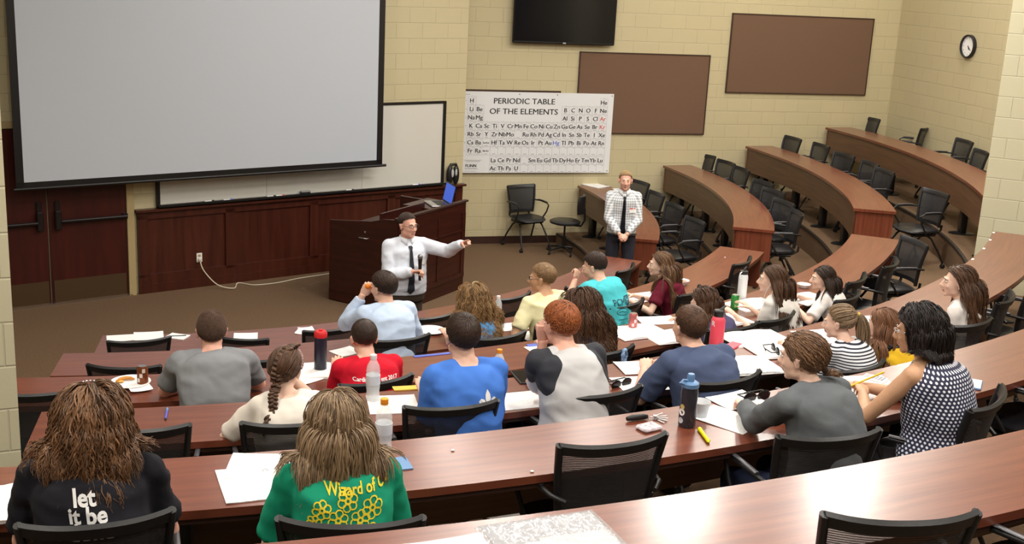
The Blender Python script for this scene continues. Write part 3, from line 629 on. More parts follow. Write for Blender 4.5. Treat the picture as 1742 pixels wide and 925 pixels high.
HAIR = {'wavybrown': hairmat('hair_wavy_brown', (62, 43, 31), (138, 100, 70)), 'brown': hairmat('hair_brown', (52, 34, 24), (98, 68, 48)), 'dark': hairmat('hair_dark_brown', (34, 24, 19), (66, 48, 38)), 'black': hairmat('hair_black', (14, 11, 11), (42, 32, 30)),
        'auburn': hairmat('hair_auburn', (80, 50, 34), (142, 98, 68)), 'goldbrown': hairmat('hair_golden_brown', (82, 58, 36), (176, 138, 92)), 'red': hairmat('hair_red', (104, 54, 28), (172, 98, 52)),
        'sandy': hairmat('hair_sandy', (98, 74, 50), (156, 124, 88)), 'lightbrown': hairmat('hair_light_brown', (72, 50, 36), (132, 98, 70)), 'ash': hairmat('hair_ash_brown', (84, 66, 50), (160, 134, 104)),
        'buzz': hairmat('hair_cropped_brown', (62, 44, 34), (96, 72, 58), .7), 'blondeman': hairmat('hair_dark_blond', (120, 96, 64), (176, 146, 104))}
def fabric(name, r, g, b, rough=.85, var=.05, bump=.07):
    return simple(name, srgb(r, g, b), rough, spec=.2, bump=bump, bscale=330, var=var, vscale=9)
# --- head frame geometry
SC = Vector((0, -.015, .032)); SR = Vector((.079, .099, .089))
def hairline(d):
    y = d.y; P = [(-1, -.78), (-.45, -.66), (-.05, -.42), (.1, -.1), (.3, .05), (.55, .45), (1, .62)]
    for (a, za), (b_, zb) in zip(P, P[1:]):
        if y <= b_: t_ = (y - a) / (b_ - a); return d.z >= za + (zb - za) * max(0, t_)
    return d.z > .6
def head_mb(mb, H, jaw=1.0, ear=True, face=1.0):
    def e(c, r, rot=None): mb.ell(c, r, M=H, nu=18, nv=12, rot=rot)
    e((0, -.015, .03), (.074, .094, .084)); e((0, .028, -.02), (.064 * face, .066, .078))
    e((0, .030, -.068), (.050 * jaw, .052, .040)); e((0, .066, -.094), (.026 * jaw, .022, .018))
    for s in (-1, 1):
        e((s * .045 * jaw, .015, -.065), (.016, .034, .026)); e((s * .036, .066, -.028), (.020, .020, .018)); 
        e((s * .028, .083, .024), (.024, .010, .008))
        e((s * .0065 + s * .006, .100, -.036), (.009, .010, .007))
        if ear:
            e((s * .0785, -.008, -.008), (.009, .017, .030), Matrix.Rotation(rad(-14 * s), 4, 'Z')); e((s * .0775, -.002, -.034), (.007, .009, .011)); e((s * .086, -.014, .008), (.006, .014, .016))
    mb.tube([H @ Vector(p) for p in ((0, .086, .022), (0, .094, .004), (0, .104, -.014), (0, .113, -.028), (0, .104, -.040))], [.008, .008, .0095, .012, .008], 10)
    e((0, .092, -.0585), (.021, .009, .0045)); e((0, .091, -.069), (.018, .009, .0055)); e((0, .086, -.052), (.018, .010, .010))
def hand_mesh(curl=(20, 25, 20), spread=4, thumb=(-.62, .74, -.2), tcurl=15, point=False, sc=1.0):
    mb = MB(); mb.tube([(0, -.03, 0), (0, 0, 0), (0, .03, -.002), (0, .07, -.003), (.0, .094, -.004)], [.024, .027, .036, .041, .036], 16, .42, up=(0, 0, 1))
    for i, (x, y, L, r) in enumerate([(-.029, .084, .074, .0088), (-.0095, .090, .081, .009), (.0105, .087, .075, .0088), (.029, .078, .059, .0078)]):
        cc = (6, 6, 4) if (point and i == 0) else ((75, 85, 50) if point else curl)
        p = Vector((x, y, -.004)); a = 0; yaw = rad(spread * (i - 1.5)); P = [Vector((x * .9, y - .03, -.003)), p.copy()]; R_ = [r * 1.1, r * 1.05]
        for j, fr in enumerate((.45, .31, .24)):
            a += rad(cc[j]); d = Vector((math.sin(yaw) * math.cos(a), math.cos(yaw) * math.cos(a), -math.sin(a)))
            p = p + d * L * fr; P.append(p.copy()); R_.append(r * (.98 - .09 * j))
        mb.tube(P, R_, 10); mb.ell(P[-1], (R_[-1],) * 3, nu=10, nv=6)
        for q_ in P[1:-1]: mb.ell(q_, (r * 1.03,) * 3, nu=10, nv=6)
    t_ = Vector(thumb).normalized(); p = Vector((-.026, .022, -.006)); P = [Vector((-.012, .008, -.004)), p.copy()]; R_ = [.014, .0145]
    ax = t_.cross(Vector((.3, .2, -.9))).normalized()
    for j, L in enumerate((.040, .032, .026)):
        p = p + t_ * L; P.append(p.copy()); R_.append(.0118 - .0012 * j); t_ = Matrix.Rotation(rad(tcurl), 3, ax) @ t_
    mb.tube(P, R_, 10); mb.ell(P[-1], (R_[-1],) * 3, nu=10, nv=6)
    me = remesh(mb, .0036, 2); return me
HANDS = {'rest': hand_mesh((18, 24, 16)), 'grip': hand_mesh((62, 70, 45), 1, (-.35, .8, -.55), 24), 'point': hand_mesh(point=True, thumb=(-.5, .75, -.4), tcurl=28), 'pen': hand_mesh((48, 52, 30), 0, (-.2, .86, -.45), 12), 'flat': hand_mesh((8, 10, 8), 5)}
def ik(sh, wr, hint, la, lb):
    d = wr - sh; L = d.length
    if L > (la + lb) * .995: wr = sh + d.normalized() * (la + lb) * .995; d = wr - sh; L = d.length
    if L < abs(la - lb) * 1.05 + .02: wr = sh + d.normalized() * (abs(la - lb) * 1.05 + .02); d = wr - sh; L = d.length
    dn = d / L; a = (la * la - lb * lb + L * L) / (2 * L); h = math.sqrt(max(la * la - a * a, 0))
    hv = hint - sh; hv = hv - dn * hv.dot(dn); hv = hv.normalized() if hv.length > 1e-5 else Vector((0, 0, -1))
    return sh + dn * a + hv * h, wr
PEOPLE = []
def lerp_tab(T, t_):
    for (a, *va), (b_, *vb) in zip(T, T[1:]):
        if t_ <= b_: f = (t_ - a) / (b_ - a); return [x + (y - x) * f for x, y in zip(va, vb)]
    return list(T[-1][1:])
class Person: pass
def person(px, py, zf, label, face, lean=16, sc=1.0, girth=1.0, sex='m', hyaw=0, hpitch=0, hroll=0, skin='fair', hair=None, haircol='brown', shirt=None, sleeve=.75, arms=None, hands=('rest', 'rest'),
           pants='jeans', stand=False, collar=None, ears=True, jaw=1.0, hips_off=0.0, shadd=0.0, legs=None, twist=0.0, sitz=.52, hem=0.0, neckw=1.0, headsc=1.0):
    """px,py: where the middle of the head is; face: heading the chest turns to (degrees)."""
    P = Person(); s = sc
    # ---- skeleton in local frame, x right, y forward
    la = rad(lean); pz = (.93 * s if stand else sitz + .0)
    S0 = Vector((0, 0, pz)); dirs = [-la * .3, la * .45, la * 1.35, la * 1.9] if not stand else [la] * 4; Ls = [.14, .14, .14, .10]
    pts = [S0.copy()]
    for a, L in zip(dirs, Ls): pts.append(pts[-1] + Vector((0, math.sin(a), math.cos(a))) * L * s)
    C7 = pts[-1]; na = la * 1.2
    nk = Vector((0, math.sin(na * .8 + .12), math.cos(na * .8 + .12))); Hc = C7 + nk * (.156 if stand else .142) * s + Vector((0, .012, 0))
    Hm = Matrix.Translation(Hc) @ Matrix.Rotation(rad(hyaw), 4, 'Z') @ Matrix.Rotation(rad(hpitch), 4, 'X') @ Matrix.Rotation(rad(hroll), 4, 'Y') @ Matrix.Scale(s * headsc * (.97 if sex == 'f' else 1.0), 4)
    sp = lambda t_: (lambda i, f: pts[i] + (pts[min(i + 1, 4)] - pts[i]) * f)(min(int(t_ * 4), 3), t_ * 4 - min(int(t_ * 4), 3))
    def spd(t_): a = sp(max(t_ - .08, 0)); b_ = sp(min(t_ + .08, 1)); return (b_ - a).normalized()
    if sex == 'm': T = [(0, .168, .118), (.12, .170, .122), (.35, .152, .112), (.6, .168, .118), (.78, .172, .115), (.90, .150, .095), (.97, .100, .072), (1.03, .058, .058)]
    else: T = [(0, .172, .120), (.12, .170, .120), (.35, .132, .100), (.6, .146, .112), (.78, .150, .105), (.90, .132, .085), (.97, .088, .064), (1.03, .050, .050)]
    def torso(mb, inf, t0=0.0, t1=1.0, thin=1.0):
        rs = []
        for i in range(19):
            t_ = t0 + (t1 - t0) * i / 18; hw, hd = lerp_tab(T, t_); c = sp(min(t_, 1)); d = spd(min(t_, 1))
            if t_ > 1: c = c + d * (t_ - 1) * .52 * s
            if t_ < 0: c = c + d * t_ * .52 * s
            g = girth if t_ < .85 else 1 + (girth - 1) * .5
            f = Vector((0, d.z, -d.y)); w = hw * s * g * thin + inf; h = hd * s * g * thin + inf
            bel = (.02 + .09 * max(0, girth - 1.0)) * s * math.sin(PI * min(max(t_ / .7, 0), 1)) if girth > 1.0 else 0
            rs.append([c + Vector((1, 0, 0)) * w * math.copysign(abs(math.cos(2 * PI * j / 26)) ** .85, math.cos(2 * PI * j / 26)) + f * (h * math.copysign(abs(math.sin(2 * PI * j / 26)) ** .85, math.sin(2 * PI * j / 26)) + (bel if math.sin(2 * PI * j / 26) > 0 else 0)) for j in range(26)])
        mb.rings(rs)
    shw = (.160 if sex == 'm' else .136) * s * (1 + (girth - 1) * .55) + shadd
    nb = C7 + Vector((0, .0, .0)); ct = sp(.90 if stand else .93)
    tw = Matrix.Rotation(rad(twist), 3, 'Z')
    SH = [ct + tw @ Vector((sx * shw, .008, -.012 * s)) for sx in (-1, 1)]
    LA, LB = .285 * s, .255 * s; rA = (.047 if sex == 'm' else .039) * s * (1 + (girth - 1) * .7)
    # ---- place in the room; face heading
    fa = rad(face); Fw = Vector((math.cos(fa), math.sin(fa), 0)); rz = fa - PI / 2
    hl = Hm.translation; off = Matrix.Rotation(rz, 3, 'Z') @ Vector((hl.x, hl.y, 0))
    zt = zf + hl.z; hp = at(px, py, zt); loc = Vector((hp.x, hp.y, 0)) - off
    rhead = math.hypot(hp.x - CX, hp.y - CY)
    Wm = Matrix.Translation((loc.x, loc.y, zf)) @ Matrix.Rotation(rz, 4, 'Z'); Wi = Wm.inverted()
    P.W = Wm
    # ---- arms; targets are given in local coords relative to head centre x,y and floor z
    WR = []; EL = []
    for i, sx in enumerate((-1, 1)):
        w, hn = arms[i]
        w = Wi @ at(w[1], w[2], zf + w[3]) if w[0] == 'px' else Vector((w[0], hl.y + w[1], w[2])); hn = Wi @ at(hn[1], hn[2], zf + hn[3]) if hn[0] == 'px' else Vector((hn[0], hl.y + hn[1], hn[2]))
        e_, w_ = ik(SH[i], w, hn, LA, LB); EL.append(e_); WR.append(w_)
    P.wr = [Wm @ w for w in WR]
    # ---- legs
    if stand: K = [Vector((sx * .10, .03, .50 * s)) for sx in (-1, 1)]; AN = [Vector((sx * .12, -.02, .085)) for sx in (-1, 1)]; HJ = [Vector((sx * .09, 0, pz - .02)) for sx in (-1, 1)]
    else: K = [Vector((sx * .12, .42 * s, .51)) for sx in (-1, 1)]; AN = [Vector((sx * .12, .36 * s, .09)) for sx in (-1, 1)]; HJ = [Vector((sx * .09, .02, pz)) for sx in (-1, 1)]
    if legs: AN = [Vector(a) for a in legs]
    # ---- body
    mb = MB(); head_mb(mb, Hm, jaw=jaw, ear=ears); torso(mb, -.006, 0, 1.0, .97)
    nr = (.056 if sex == 'm' else .046) * s * neckw
    hb = Hm @ Vector((0, -.012, -.06)); mb.tube([C7 + Vector((0, -.005, -.05)), C7, C7.lerp(hb, .5), hb], [nr * 1.25, nr * 1.08, nr, nr], 16)
    for i, sx in enumerate((-1, 1)):
        mb.tube([nb + Vector((sx * .03, 0, .012)) * s, nb.lerp(SH[i], .5) + Vector((0, 0, .008)), SH[i]], [.035 * s, .042 * s, rA], 12)
        a, e_, w_ = SH[i], EL[i], WR[i]
        mb.ell(a, (rA * 1.12,) * 3); mb.tube([a, a.lerp(e_, .35), a.lerp(e_, .8), e_], [rA * 1.05, rA * 1.0, rA * .82, rA * .78], 14); mb.ell(e_, (rA * .8,) * 3, nu=12, nv=8)
        mb.tube([e_, e_.lerp(w_, .3), e_.lerp(w_, .75), w_, w_ + (w_ - e_).normalized() * .015], [rA * .78, rA * .84, rA * .62, rA * .52, rA * .5], 14)
        mb.ell(HJ[i], (.08 * s,) * 3); mb.tube([HJ[i], HJ[i].lerp(K[i], .5), K[i]], [.082 * s, .072 * s, .052 * s], 12); mb.tube([K[i], K[i].lerp(AN[i], .35), AN[i]], [.052 * s, .052 * s, .034 * s], 12); mb.ell(K[i], (.053 * s,) * 3, nu=12, nv=8)
        mb.tube([AN[i] + Vector((0, -.04, -.03)), AN[i] + Vector((0, .04, -.045)), AN[i] + Vector((0, .15, -.06))], [.03, .036, .02], 10)
    me0 = remesh(mb, .0075 * (s ** .5), 2)
    parts = [(me0, None, 0)]
    for i, sx in enumerate((-1, 1)):
        y = (WR[i] - EL[i]).normalized(); hint = Vector((0, 0, 1)); kind = hands[i]
        if isinstance(kind, tuple): kind, hint = kind[0], Vector(kind[1])
        if kind.endswith('_d'): pass
        x = y.cross(hint).normalized(); z = x.cross(y)
        Rm = Matrix((x, y, z)).transposed().to_4x4(); hs = .93 * s if sex == 'm' else .85 * s
        Mh = Matrix.Translation(WR[i] + y * .006) @ Rm @ Matrix.Diagonal((hs * sx, hs, hs, 1)); parts.append((HANDS[kind], Mh, 0))
    eb = MB()
    for sx in (-1, 1): eb.ell((sx * .029, .0815, .0045), (.0125, .0095, .0062), M=Hm, nu=12, nv=8)
    parts.append((eb.mesh('e', [], True), None, 1))
    eb = MB()
    for sx in (-1, 1): eb.ell((sx * .029, .0898, .0045), (.0055, .003, .005), M=Hm, nu=10, nv=6)
    parts.append((eb.mesh('e', [], True), None, 2))
    me = join_mesh('person', parts, [SKIN[skin], M['eyew'], M['iris'], M['lips']])
    Hi = Hm.inverted()
    for p in me.polygons:
        if p.material_index == 0:
            c = Hi @ p.center
            if abs(c.x) < .022 and -.074 < c.z < -.0545 and c.y > .088: p.material_index = 3
    body = link('person', me); body.matrix_world = Wm; tag(body, label, 'person'); P.body = body
    # ---- clothing
    colf = srgb
    inf = .011; mb = MB(); torso(mb, inf, -.04 + hem, .985)
    if sleeve is not None:
        for i, sx in enumerate((-1, 1)):
            a, e_, w_ = SH[i], EL[i], WR[i]
            mb.tube([nb + Vector((sx * .045, 0, .004)) * s, nb.lerp(a, .5) + Vector((0, 0, .010)), a], [.040 * s, .050 * s, rA + .012], 14)
            mb.ell(a, (rA * 1.12 + .012,) * 3)
            if sleeve <= 1: mb.tube([a, a.lerp(e_, sleeve * .5), a.lerp(e_, sleeve)], [rA * 1.06 + .013, rA + .017, rA * .9 + .021], 16)
            else:
                f = sleeve - 1; mb.tube([a, a.lerp(e_, .5), e_], [rA * 1.06 + .013, rA + .014, rA * .84 + .015], 16); mb.ell(e_, (rA * .85 + .015,) * 3, nu=14, nv=8)
                mb.tube([e_, e_.lerp(w_, f * .5), e_.lerp(w_, f)], [rA * .82 + .015, rA * .8 + .013, rA * .6 + .010], 16)
    else:
        for i, sx in enumerate((-1, 1)): mb.tube([nb + Vector((sx * .045, 0, .002)) * s, nb.lerp(SH[i], .62) + Vector((0, 0, .0))], [.034 * s, .040 * s], 14)
    if collar: mb.tube([C7 + Vector((0, -.004, -.02)), C7 + nk * .030 * s + Vector((0, .0, 0))], [nr * 1.28 + .008, nr * 1.14 + .006], 18)
    else: mb.tube([C7 + Vector((0, -.002, -.04)), C7 + nk * .006 * s], [nr * 1.75, nr * 1.22], 18)
    me = remesh(mb, .0105, 3)
    sd = random.random() * 50; amp = shirt.get('wr', .010); mo = []
    for v in me.vertices: 
        q_ = v.co; d = noise.noise(Vector((q_.x * 5 + q_.z * 4 + sd, q_.y * 5, q_.z * 9 - q_.x * 3))); d2 = noise.noise(Vector((q_.x * 16 + sd, q_.y * 14, q_.z * 26 + q_.x * 9)))
        v.co = q_ + v.normal * (amp * (1 - abs(d) * 2.6) * .8 + amp * .35 * d2)
    a = me.attributes.new('uvp', 'FLOAT_VECTOR', 'POINT'); dat = []
    for v in me.vertices:
        q_ = v.co; c = sp(min(max((q_.z - pz) / max(C7.z - pz, .1), 0), 1)); dat.extend((math.atan2(q_.x, -(q_.y - c.y)) * .16, 0, q_.z))
    a.data.foreach_set('vector', dat)
    me.materials.append(shirt['mat'])
    if 'raglan' in shirt:
        a = me.attributes.new('sleeve', 'FLOAT', 'POINT'); dat = []
        for v in me.vertices:
            dz = C7.z - v.co.z; dat.append(abs(v.co.x) - (.105 + (shw - .08) * min(1, max(0, dz) / .19) + .5 * max(0, min(dz - .19, .03))))
        a.data.foreach_set('value', dat)
    me.polygons.foreach_set('use_smooth', [True] * len(me.polygons)); me.update()
    sh = link(shirt.get('name', 't_shirt'), me, body); P.shirt = sh; P.bvh = bvhtree.BVHTree.FromObject(sh, bpy.context.evaluated_depsgraph_get()) if False else bvhtree.BVHTree.FromPolygons([v.co for v in me.vertices], [tuple(p.vertices) for p in me.polygons])
    # trousers + shoes
    mb = MB(); torso(mb, .006, -.14 if not stand else -.10, .16)
    for i in (0, 1):
        mb.ell(HJ[i], (.092 * s,) * 3); mb.tube([HJ[i], HJ[i].lerp(K[i], .5), K[i]], [.092 * s, .084 * s, .066 * s], 14); mb.ell(K[i], (.066 * s,) * 3, nu=12, nv=8)
        mb.tube([K[i], K[i].lerp(AN[i], .5), AN[i].lerp(K[i], .04)], [.066 * s, .064 * s, .056 * s], 14)
    me = remesh(mb, .014, 3); me.materials.append(PANTS[pants]); me.polygons.foreach_set('use_smooth', [True] * len(me.polygons)); link('trousers', me, body)
    for i in (0, 1):
        mb = MB(); A_ = AN[i]; mb.rings([[(A_.x + w * math.cos(2 * PI * j / 14), A_.y + y + .0 * j, max(.0, z0 + h * math.sin(2 * PI * j / 14))) for j in range(14)] for y, w, z0, h in ((-.07, .02, .03, .03), (-.06, .034, .035, .035), (-.0, .040, .045, .055), (.06, .042, .035, .04), (.13, .042, .028, .03), (.18, .034, .022, .022), (.20, .012, .018, .012))])
        mb.build('shoe', SHOE, body, smooth=True)
    P.Hm = Hm; P.Hc = Hc; P.C7 = C7; P.SH = SH; P.EL = EL; P.WR = WR; P.sp = sp; P.T = T; P.s = s; P.girth = girth; P.pz = pz; P.sex = sex; P.shw = shw; P.nk = nk
    P.rh = rhead; P.label = label
    if hair: make_hair(P, hair, HAIR[haircol])
    # eyebrows
    for sx in (-1, 1): b = MB(); b.tube([Hm @ Vector(q_) for q_ in ((sx * .014, .0945, .022), (sx * .028, .0945, .0275), (sx * .044, .083, .0235))], [.0022, .0032, .0018], 6); b.build('eyebrow', HAIR[haircol], body, smooth=True)
    PEOPLE.append(P); return P
def push_out(P, p, m, mode=0):
    # keep a hair point outside head, neck and torso (local coordinates)
    hi = P.Hinv; q_ = hi @ p; d = q_ - SC; R_ = Vector((SR.x + m, SR.y + m, SR.z + m)); u = Vector((d.x / R_.x, d.y / R_.y, d.z / R_.z)); L = u.length
    if L < 1 and L > 1e-6: u = u / L; p = P.Hm @ (SC + Vector((u.x * R_.x, u.y * R_.y, u.z * R_.z)))
    t_ = (p.z - P.pz) / max(P.C7.z - P.pz, .1)
    if t_ < 1.12:
        hw, hd = lerp_tab(P.T, min(max(t_, 0), 1.03)); c = P.sp(min(max(t_, 0), 1)); hw = hw * P.s * P.girth + .027 + m * .5; hd = hd * P.s * P.girth + .027 + m * .5
        x, y = p.x / hw, (p.y - c.y) / hd; L = math.hypot(x, y)
        if L < 1: L = max(L, 1e-4); p = Vector((p.x / L, c.y + (p.y - c.y) / L, p.z))
    for i in (0, 1):
        for a, b_, r in ((P.C7, P.SH[i], .074 * P.s * P.girth), (P.SH[i], P.EL[i], .078 * P.s * P.girth)):
            ab = b_ - a; f = min(max((p - a).dot(ab) / ab.length_squared, 0), 1); c = a + ab * f; d = p - c; rr_ = r + m * .5
            if d.length < rr_ and d.length > 1e-6: p = c + d.normalized() * rr_
    return p
def cap_mb(mb, P, infl=1.03, low=None):
    nu, nv = 36, 22; idx = {}
    vs = []; fs = []
    def dirn(i, j): a = -PI / 2 + PI * i / nv; b_ = 2 * PI * j / nu; return Vector((math.cos(a) * math.cos(b_), math.cos(a) * math.sin(b_), math.sin(a)))
    for i in range(nv):
        for j in range(nu):
            dm = dirn(i + .5, j + .5)
            if not (hairline(dm) if low is None else (hairline(dm) or (dm.y < .1 and dm.z > low))): continue
            f = []
            for (a, b_) in ((i, j), (i, (j + 1) % nu), (i + 1, (j + 1) % nu), (i + 1, j)):
                if (a, b_) not in idx:
                    d = dirn(a, b_); idx[(a, b_)] = len(vs); k_ = infl + .02 * noise.noise(d * 3); vs.append(P.Hm @ (SC + Vector((d.x * SR.x, d.y * SR.y, d.z * SR.z)) * k_))
                f.append(idx[(a, b_)])
            fs.append(tuple(f))
    mb.ca = .35; mb.add(vs, fs)
def scalp_dirs(n, cond=None):
    out = []; ga = PI * (3 - 5 ** .5); N = int(n * 1.9)
    for i in range(N):
        z = 1 - 2 * (i + .5) / N; r = math.sqrt(1 - z * z); d = Vector((r * math.cos(ga * i), r * math.sin(ga * i), z))
        if hairline(d) and (cond is None or cond(d)): out.append(d)
    return out
def lock(mb, pts, r, tone, seg=5, sq=.45, side=None, tip=.15):
    n = len(pts); rr_ = [r * (.55 + .45 * math.sin(PI * min(1, (i / (n - 1)) * 1.6 + .15) * .5)) * (1 - (1 - tip) * max(0, (i / (n - 1) - .6) / .4) ** 1.4) for i in range(n)]
    mb.ca = tone; mb.tube(pts, rr_, seg, sq, up=side)
class Strands:
    """many tapered hair locks at once"""
    def __init__(s): s.V = []; s.F = []; s.A = []; s.n = 0
    def add(s, pts, r, tone, side, seg=4, sq=.45, tip=.12):
        pts = np.asarray(pts, float); S_, N, _ = pts.shape; t_ = np.gradient(pts, axis=1); t_ /= np.linalg.norm(t_, axis=2, keepdims=True) + 1e-9
        up = np.asarray(side, float)[:, None, :]; u = up - t_ * np.sum(t_ * up, 2, keepdims=True); u /= np.linalg.norm(u, axis=2, keepdims=True) + 1e-6; w = np.cross(t_, u)
        f = np.linspace(0, 1, N); pr = (.6 + .4 * np.sin(PI / 2 * np.minimum(1, f * 1.6 + .15))) * (1 - (1 - tip) * np.clip((f - .55) / .45, 0, 1) ** 1.4)
        R_ = np.asarray(r)[:, None] * pr[None]; a = 2 * PI * np.arange(seg) / seg
        ring = pts[:, :, None, :] + R_[:, :, None, None] * (w[:, :, None, :] * np.cos(a)[None, None, :, None] + sq * u[:, :, None, :] * np.sin(a)[None, None, :, None])
        base = s.n + (np.arange(S_)[:, None, None] * N + np.arange(N - 1)[None, :, None]) * seg; j = np.arange(seg)[None, None, :]; j2 = (j + 1) % seg
        q_ = np.stack([base + j, base + j2, base + seg + j2, base + seg + j], -1).reshape(-1, 4)
        s.V.append(ring.reshape(-1, 3)); s.F.append(q_); s.A.append(np.repeat(np.asarray(tone), N * seg)); s.n += S_ * N * seg
    def build(s, name, mb, mat, parent):
        nb = len(mb.v); V = np.concatenate([np.array([tuple(v) for v in mb.v]).reshape(-1, 3)] + s.V); F = [tuple(f) for f in mb.f]
        Q = (np.concatenate(s.F) + nb) if s.F else np.zeros((0, 4), int)
        me = bpy.data.meshes.new(name); nl = sum(len(f) for f in F) + 4 * len(Q); me.vertices.add(len(V)); me.vertices.foreach_set('co', V.ravel())
        me.loops.add(nl); li = np.concatenate([np.array([i for f in F for i in f], int), Q.ravel()]); me.loops.foreach_set('vertex_index', li)
        tot = np.array([len(f) for f in F] + [4] * len(Q)); st = np.concatenate([[0], np.cumsum(tot)[:-1]]); me.polygons.add(len(tot)); me.polygons.foreach_set('loop_start', st); me.polygons.foreach_set('loop_total', tot)
        me.polygons.foreach_set('use_smooth', np.ones(len(tot), bool)); A = np.concatenate([np.array(mb.att)] + s.A); a = me.attributes.new('tone', 'FLOAT', 'POINT'); a.data.foreach_set('value', A)
        me.update(calc_edges=True); me.validate(); me.materials.append(mat); return link(name, me, parent)
def resample(pts, n):
    pts = np.array([tuple(p) for p in pts]); f = np.linspace(0, len(pts) - 1, n); i = np.minimum(f.astype(int), len(pts) - 2); t_ = (f - i)[:, None]; return pts[i] * (1 - t_) + pts[i + 1] * t_
def make_hair(P, h, mat):
    P.Hinv = P.Hm.inverted(); mb = MB(); SN = Strands(); st = h['style']; rnd = random.Random(len(PEOPLE) * 17 + 5); nr = np.random.RandomState(len(PEOPLE) + 3)
    sfull = P.Hm.to_scale().x; body = P.body
    crown = Vector(h.get('crown', (0, -.45, .9))).normalized()
    surf = lambda d, k=1.0: P.Hm @ (SC + Vector((d.x * SR.x, d.y * SR.y, d.z * SR.z)) * k)
    down = Vector((0, 0, -1))
    if st == 'short':
        cap_mb(mb, P, h.get('cap', 1.045)); L = h.get('len', .03); vol = h.get('vol', 1.05); G = []; N_ = []
        for d in scalp_dirs(h.get('n', 620) * 3):
            L_ = L * (1.0 if d.z > .2 else .5 + .4 * max(0, d.z + .3)) * rnd.uniform(.7, 1.2)
            fl_ = d - crown * d.dot(crown); fl_ = fl_.normalized() if fl_.length > .05 else Vector((rnd.uniform(-1, 1), 1, 0)).normalized()
            if h.get('forward') and d.z > .35: fl_ = (fl_ + Vector((h.get('part', 0), .9, 0))).normalized()
            fl_ = fl_ + Vector((rnd.uniform(-.35, .35), rnd.uniform(-.35, .35), rnd.uniform(-.3, .2))) * h.get('mess', 1.0)
            pts = []; dd = d.copy()
            for i in range(5):
                pts.append(tuple(surf(dd.normalized(), 1.02 + (vol - 1) * math.sin(PI * (.25 + i * .15))))); dd = dd + fl_ * (L_ / .09) * .28
            G.append(pts); N_.append(tuple((surf(d, 1.2) - surf(d)).normalized()))
        SN.add(G, nr.uniform(.0018, .0034, len(G)) * sfull, nr.rand(len(G)), N_, 4, .55)
    elif st == 'buzz':
        cap_mb(mb, P, 1.035); G = []; N_ = []
        for d in scalp_dirs(2600):
            n_ = (surf(d, 1.3) - surf(d, 1)).normalized(); p0 = surf(d, 1.02); G.append([tuple(p0), tuple(p0 + n_ * .004), tuple(p0 + n_ * .006 + Vector((0, 0, -.005)))]); N_.append((1, 0, 0))
        SN.add(G, nr.uniform(.0018, .003, len(G)), nr.rand(len(G)), N_, 4, .9)
    else:
        vol = h.get('vol', .012); cap_mb(mb, P, 1.05, low=-.6); tie = h.get('tie'); tieP = P.Hm @ Vector(tie) if tie else None
        L0 = h.get('len', .38); wav = h.get('wave', .0); wf = h.get('wf', 60); nch = h.get('kids', 10); ng = h.get('n', 300) // (1 if tie else 2); rk = h.get('r', .0075) * .42
        part = Vector(h.get('partdir', (h.get('part', .0), .55, .83))).normalized(); NS = 11 if tie else 22; G = []; N_ = []; K = []
        for d in scalp_dirs(ng):
            m = rnd.uniform(.004, vol); p = surf(d, 1.03); pts = [p.copy()]; nrm = (surf(d, 1.2) - surf(d)).normalized()
            if tie:
                for i in range(1, 9):
                    f = i / 8; q_ = p.lerp(tieP, f); q_ = push_out(P, q_, .003 + m * .6 * math.sin(PI * f)); pts.append(q_)
            else:
                L = L0 * rnd.uniform(.86, 1.04); L = L * (1 + .28 * min(.5, max(-.6, d.z)));
                fl_ = d - part * d.dot(part); fl_ = fl_.normalized() if fl_.length > .03 else Vector((rnd.choice((-1, 1)), -.3, 0))
                if d.y > .15: fl_ = Vector((math.copysign(1.1, d.x if abs(d.x) > .04 else rnd.uniform(-1, 1)), -.9, -.25)).normalized()
                dirv = (P.Hm.to_3x3() @ fl_).normalized(); ns = 17; stp = L / ns; back = h.get('back', .25)
                for i in range(ns):
                    g = min(1, .3 + i * .1); tgt = (down + Vector((0, -back if d.y > -.3 else 0, 0))).normalized(); dirv = (dirv * (1 - g * .5) + tgt * g * .7).normalized()
                    pf = h.get('puff', 0) * math.sin(PI * min(1, i / ns * 1.3)); np_ = push_out(P, p + dirv * stp, m + pf)
                    qh = P.Hinv @ np_; dh = qh - SC
                    if qh.z > .025 and i < 12:
                        al = m + pf + .006; R_ = Vector((SR.x + al, SR.y + al, SR.z + al)); Lh = math.sqrt((dh.x / R_.x) ** 2 + (dh.y / R_.y) ** 2 + (dh.z / R_.z) ** 2)
                        if Lh > 1: np_ = P.Hm @ (SC + dh / Lh)
                    if np_.z < P.Hc.z + .06:
                        q_ = P.Hinv @ np_
                        if q_.y > .035 and abs(q_.x) < .10 and q_.z > -.16: q_.y = .035; q_.x = math.copysign(max(abs(q_.x), .078 + m), q_.x or d.x); np_ = P.Hm @ q_
                    d2 = np_ - p; dirv = d2.normalized() if d2.length > 1e-5 else dirv; p = np_; pts.append(p.copy())
            G.append(resample(pts, NS)); N_.append(tuple(nrm)); K.append(rnd.random())
        G = np.array(G); N_ = np.array(N_); K = np.array(K); f = np.linspace(0, 1, NS)
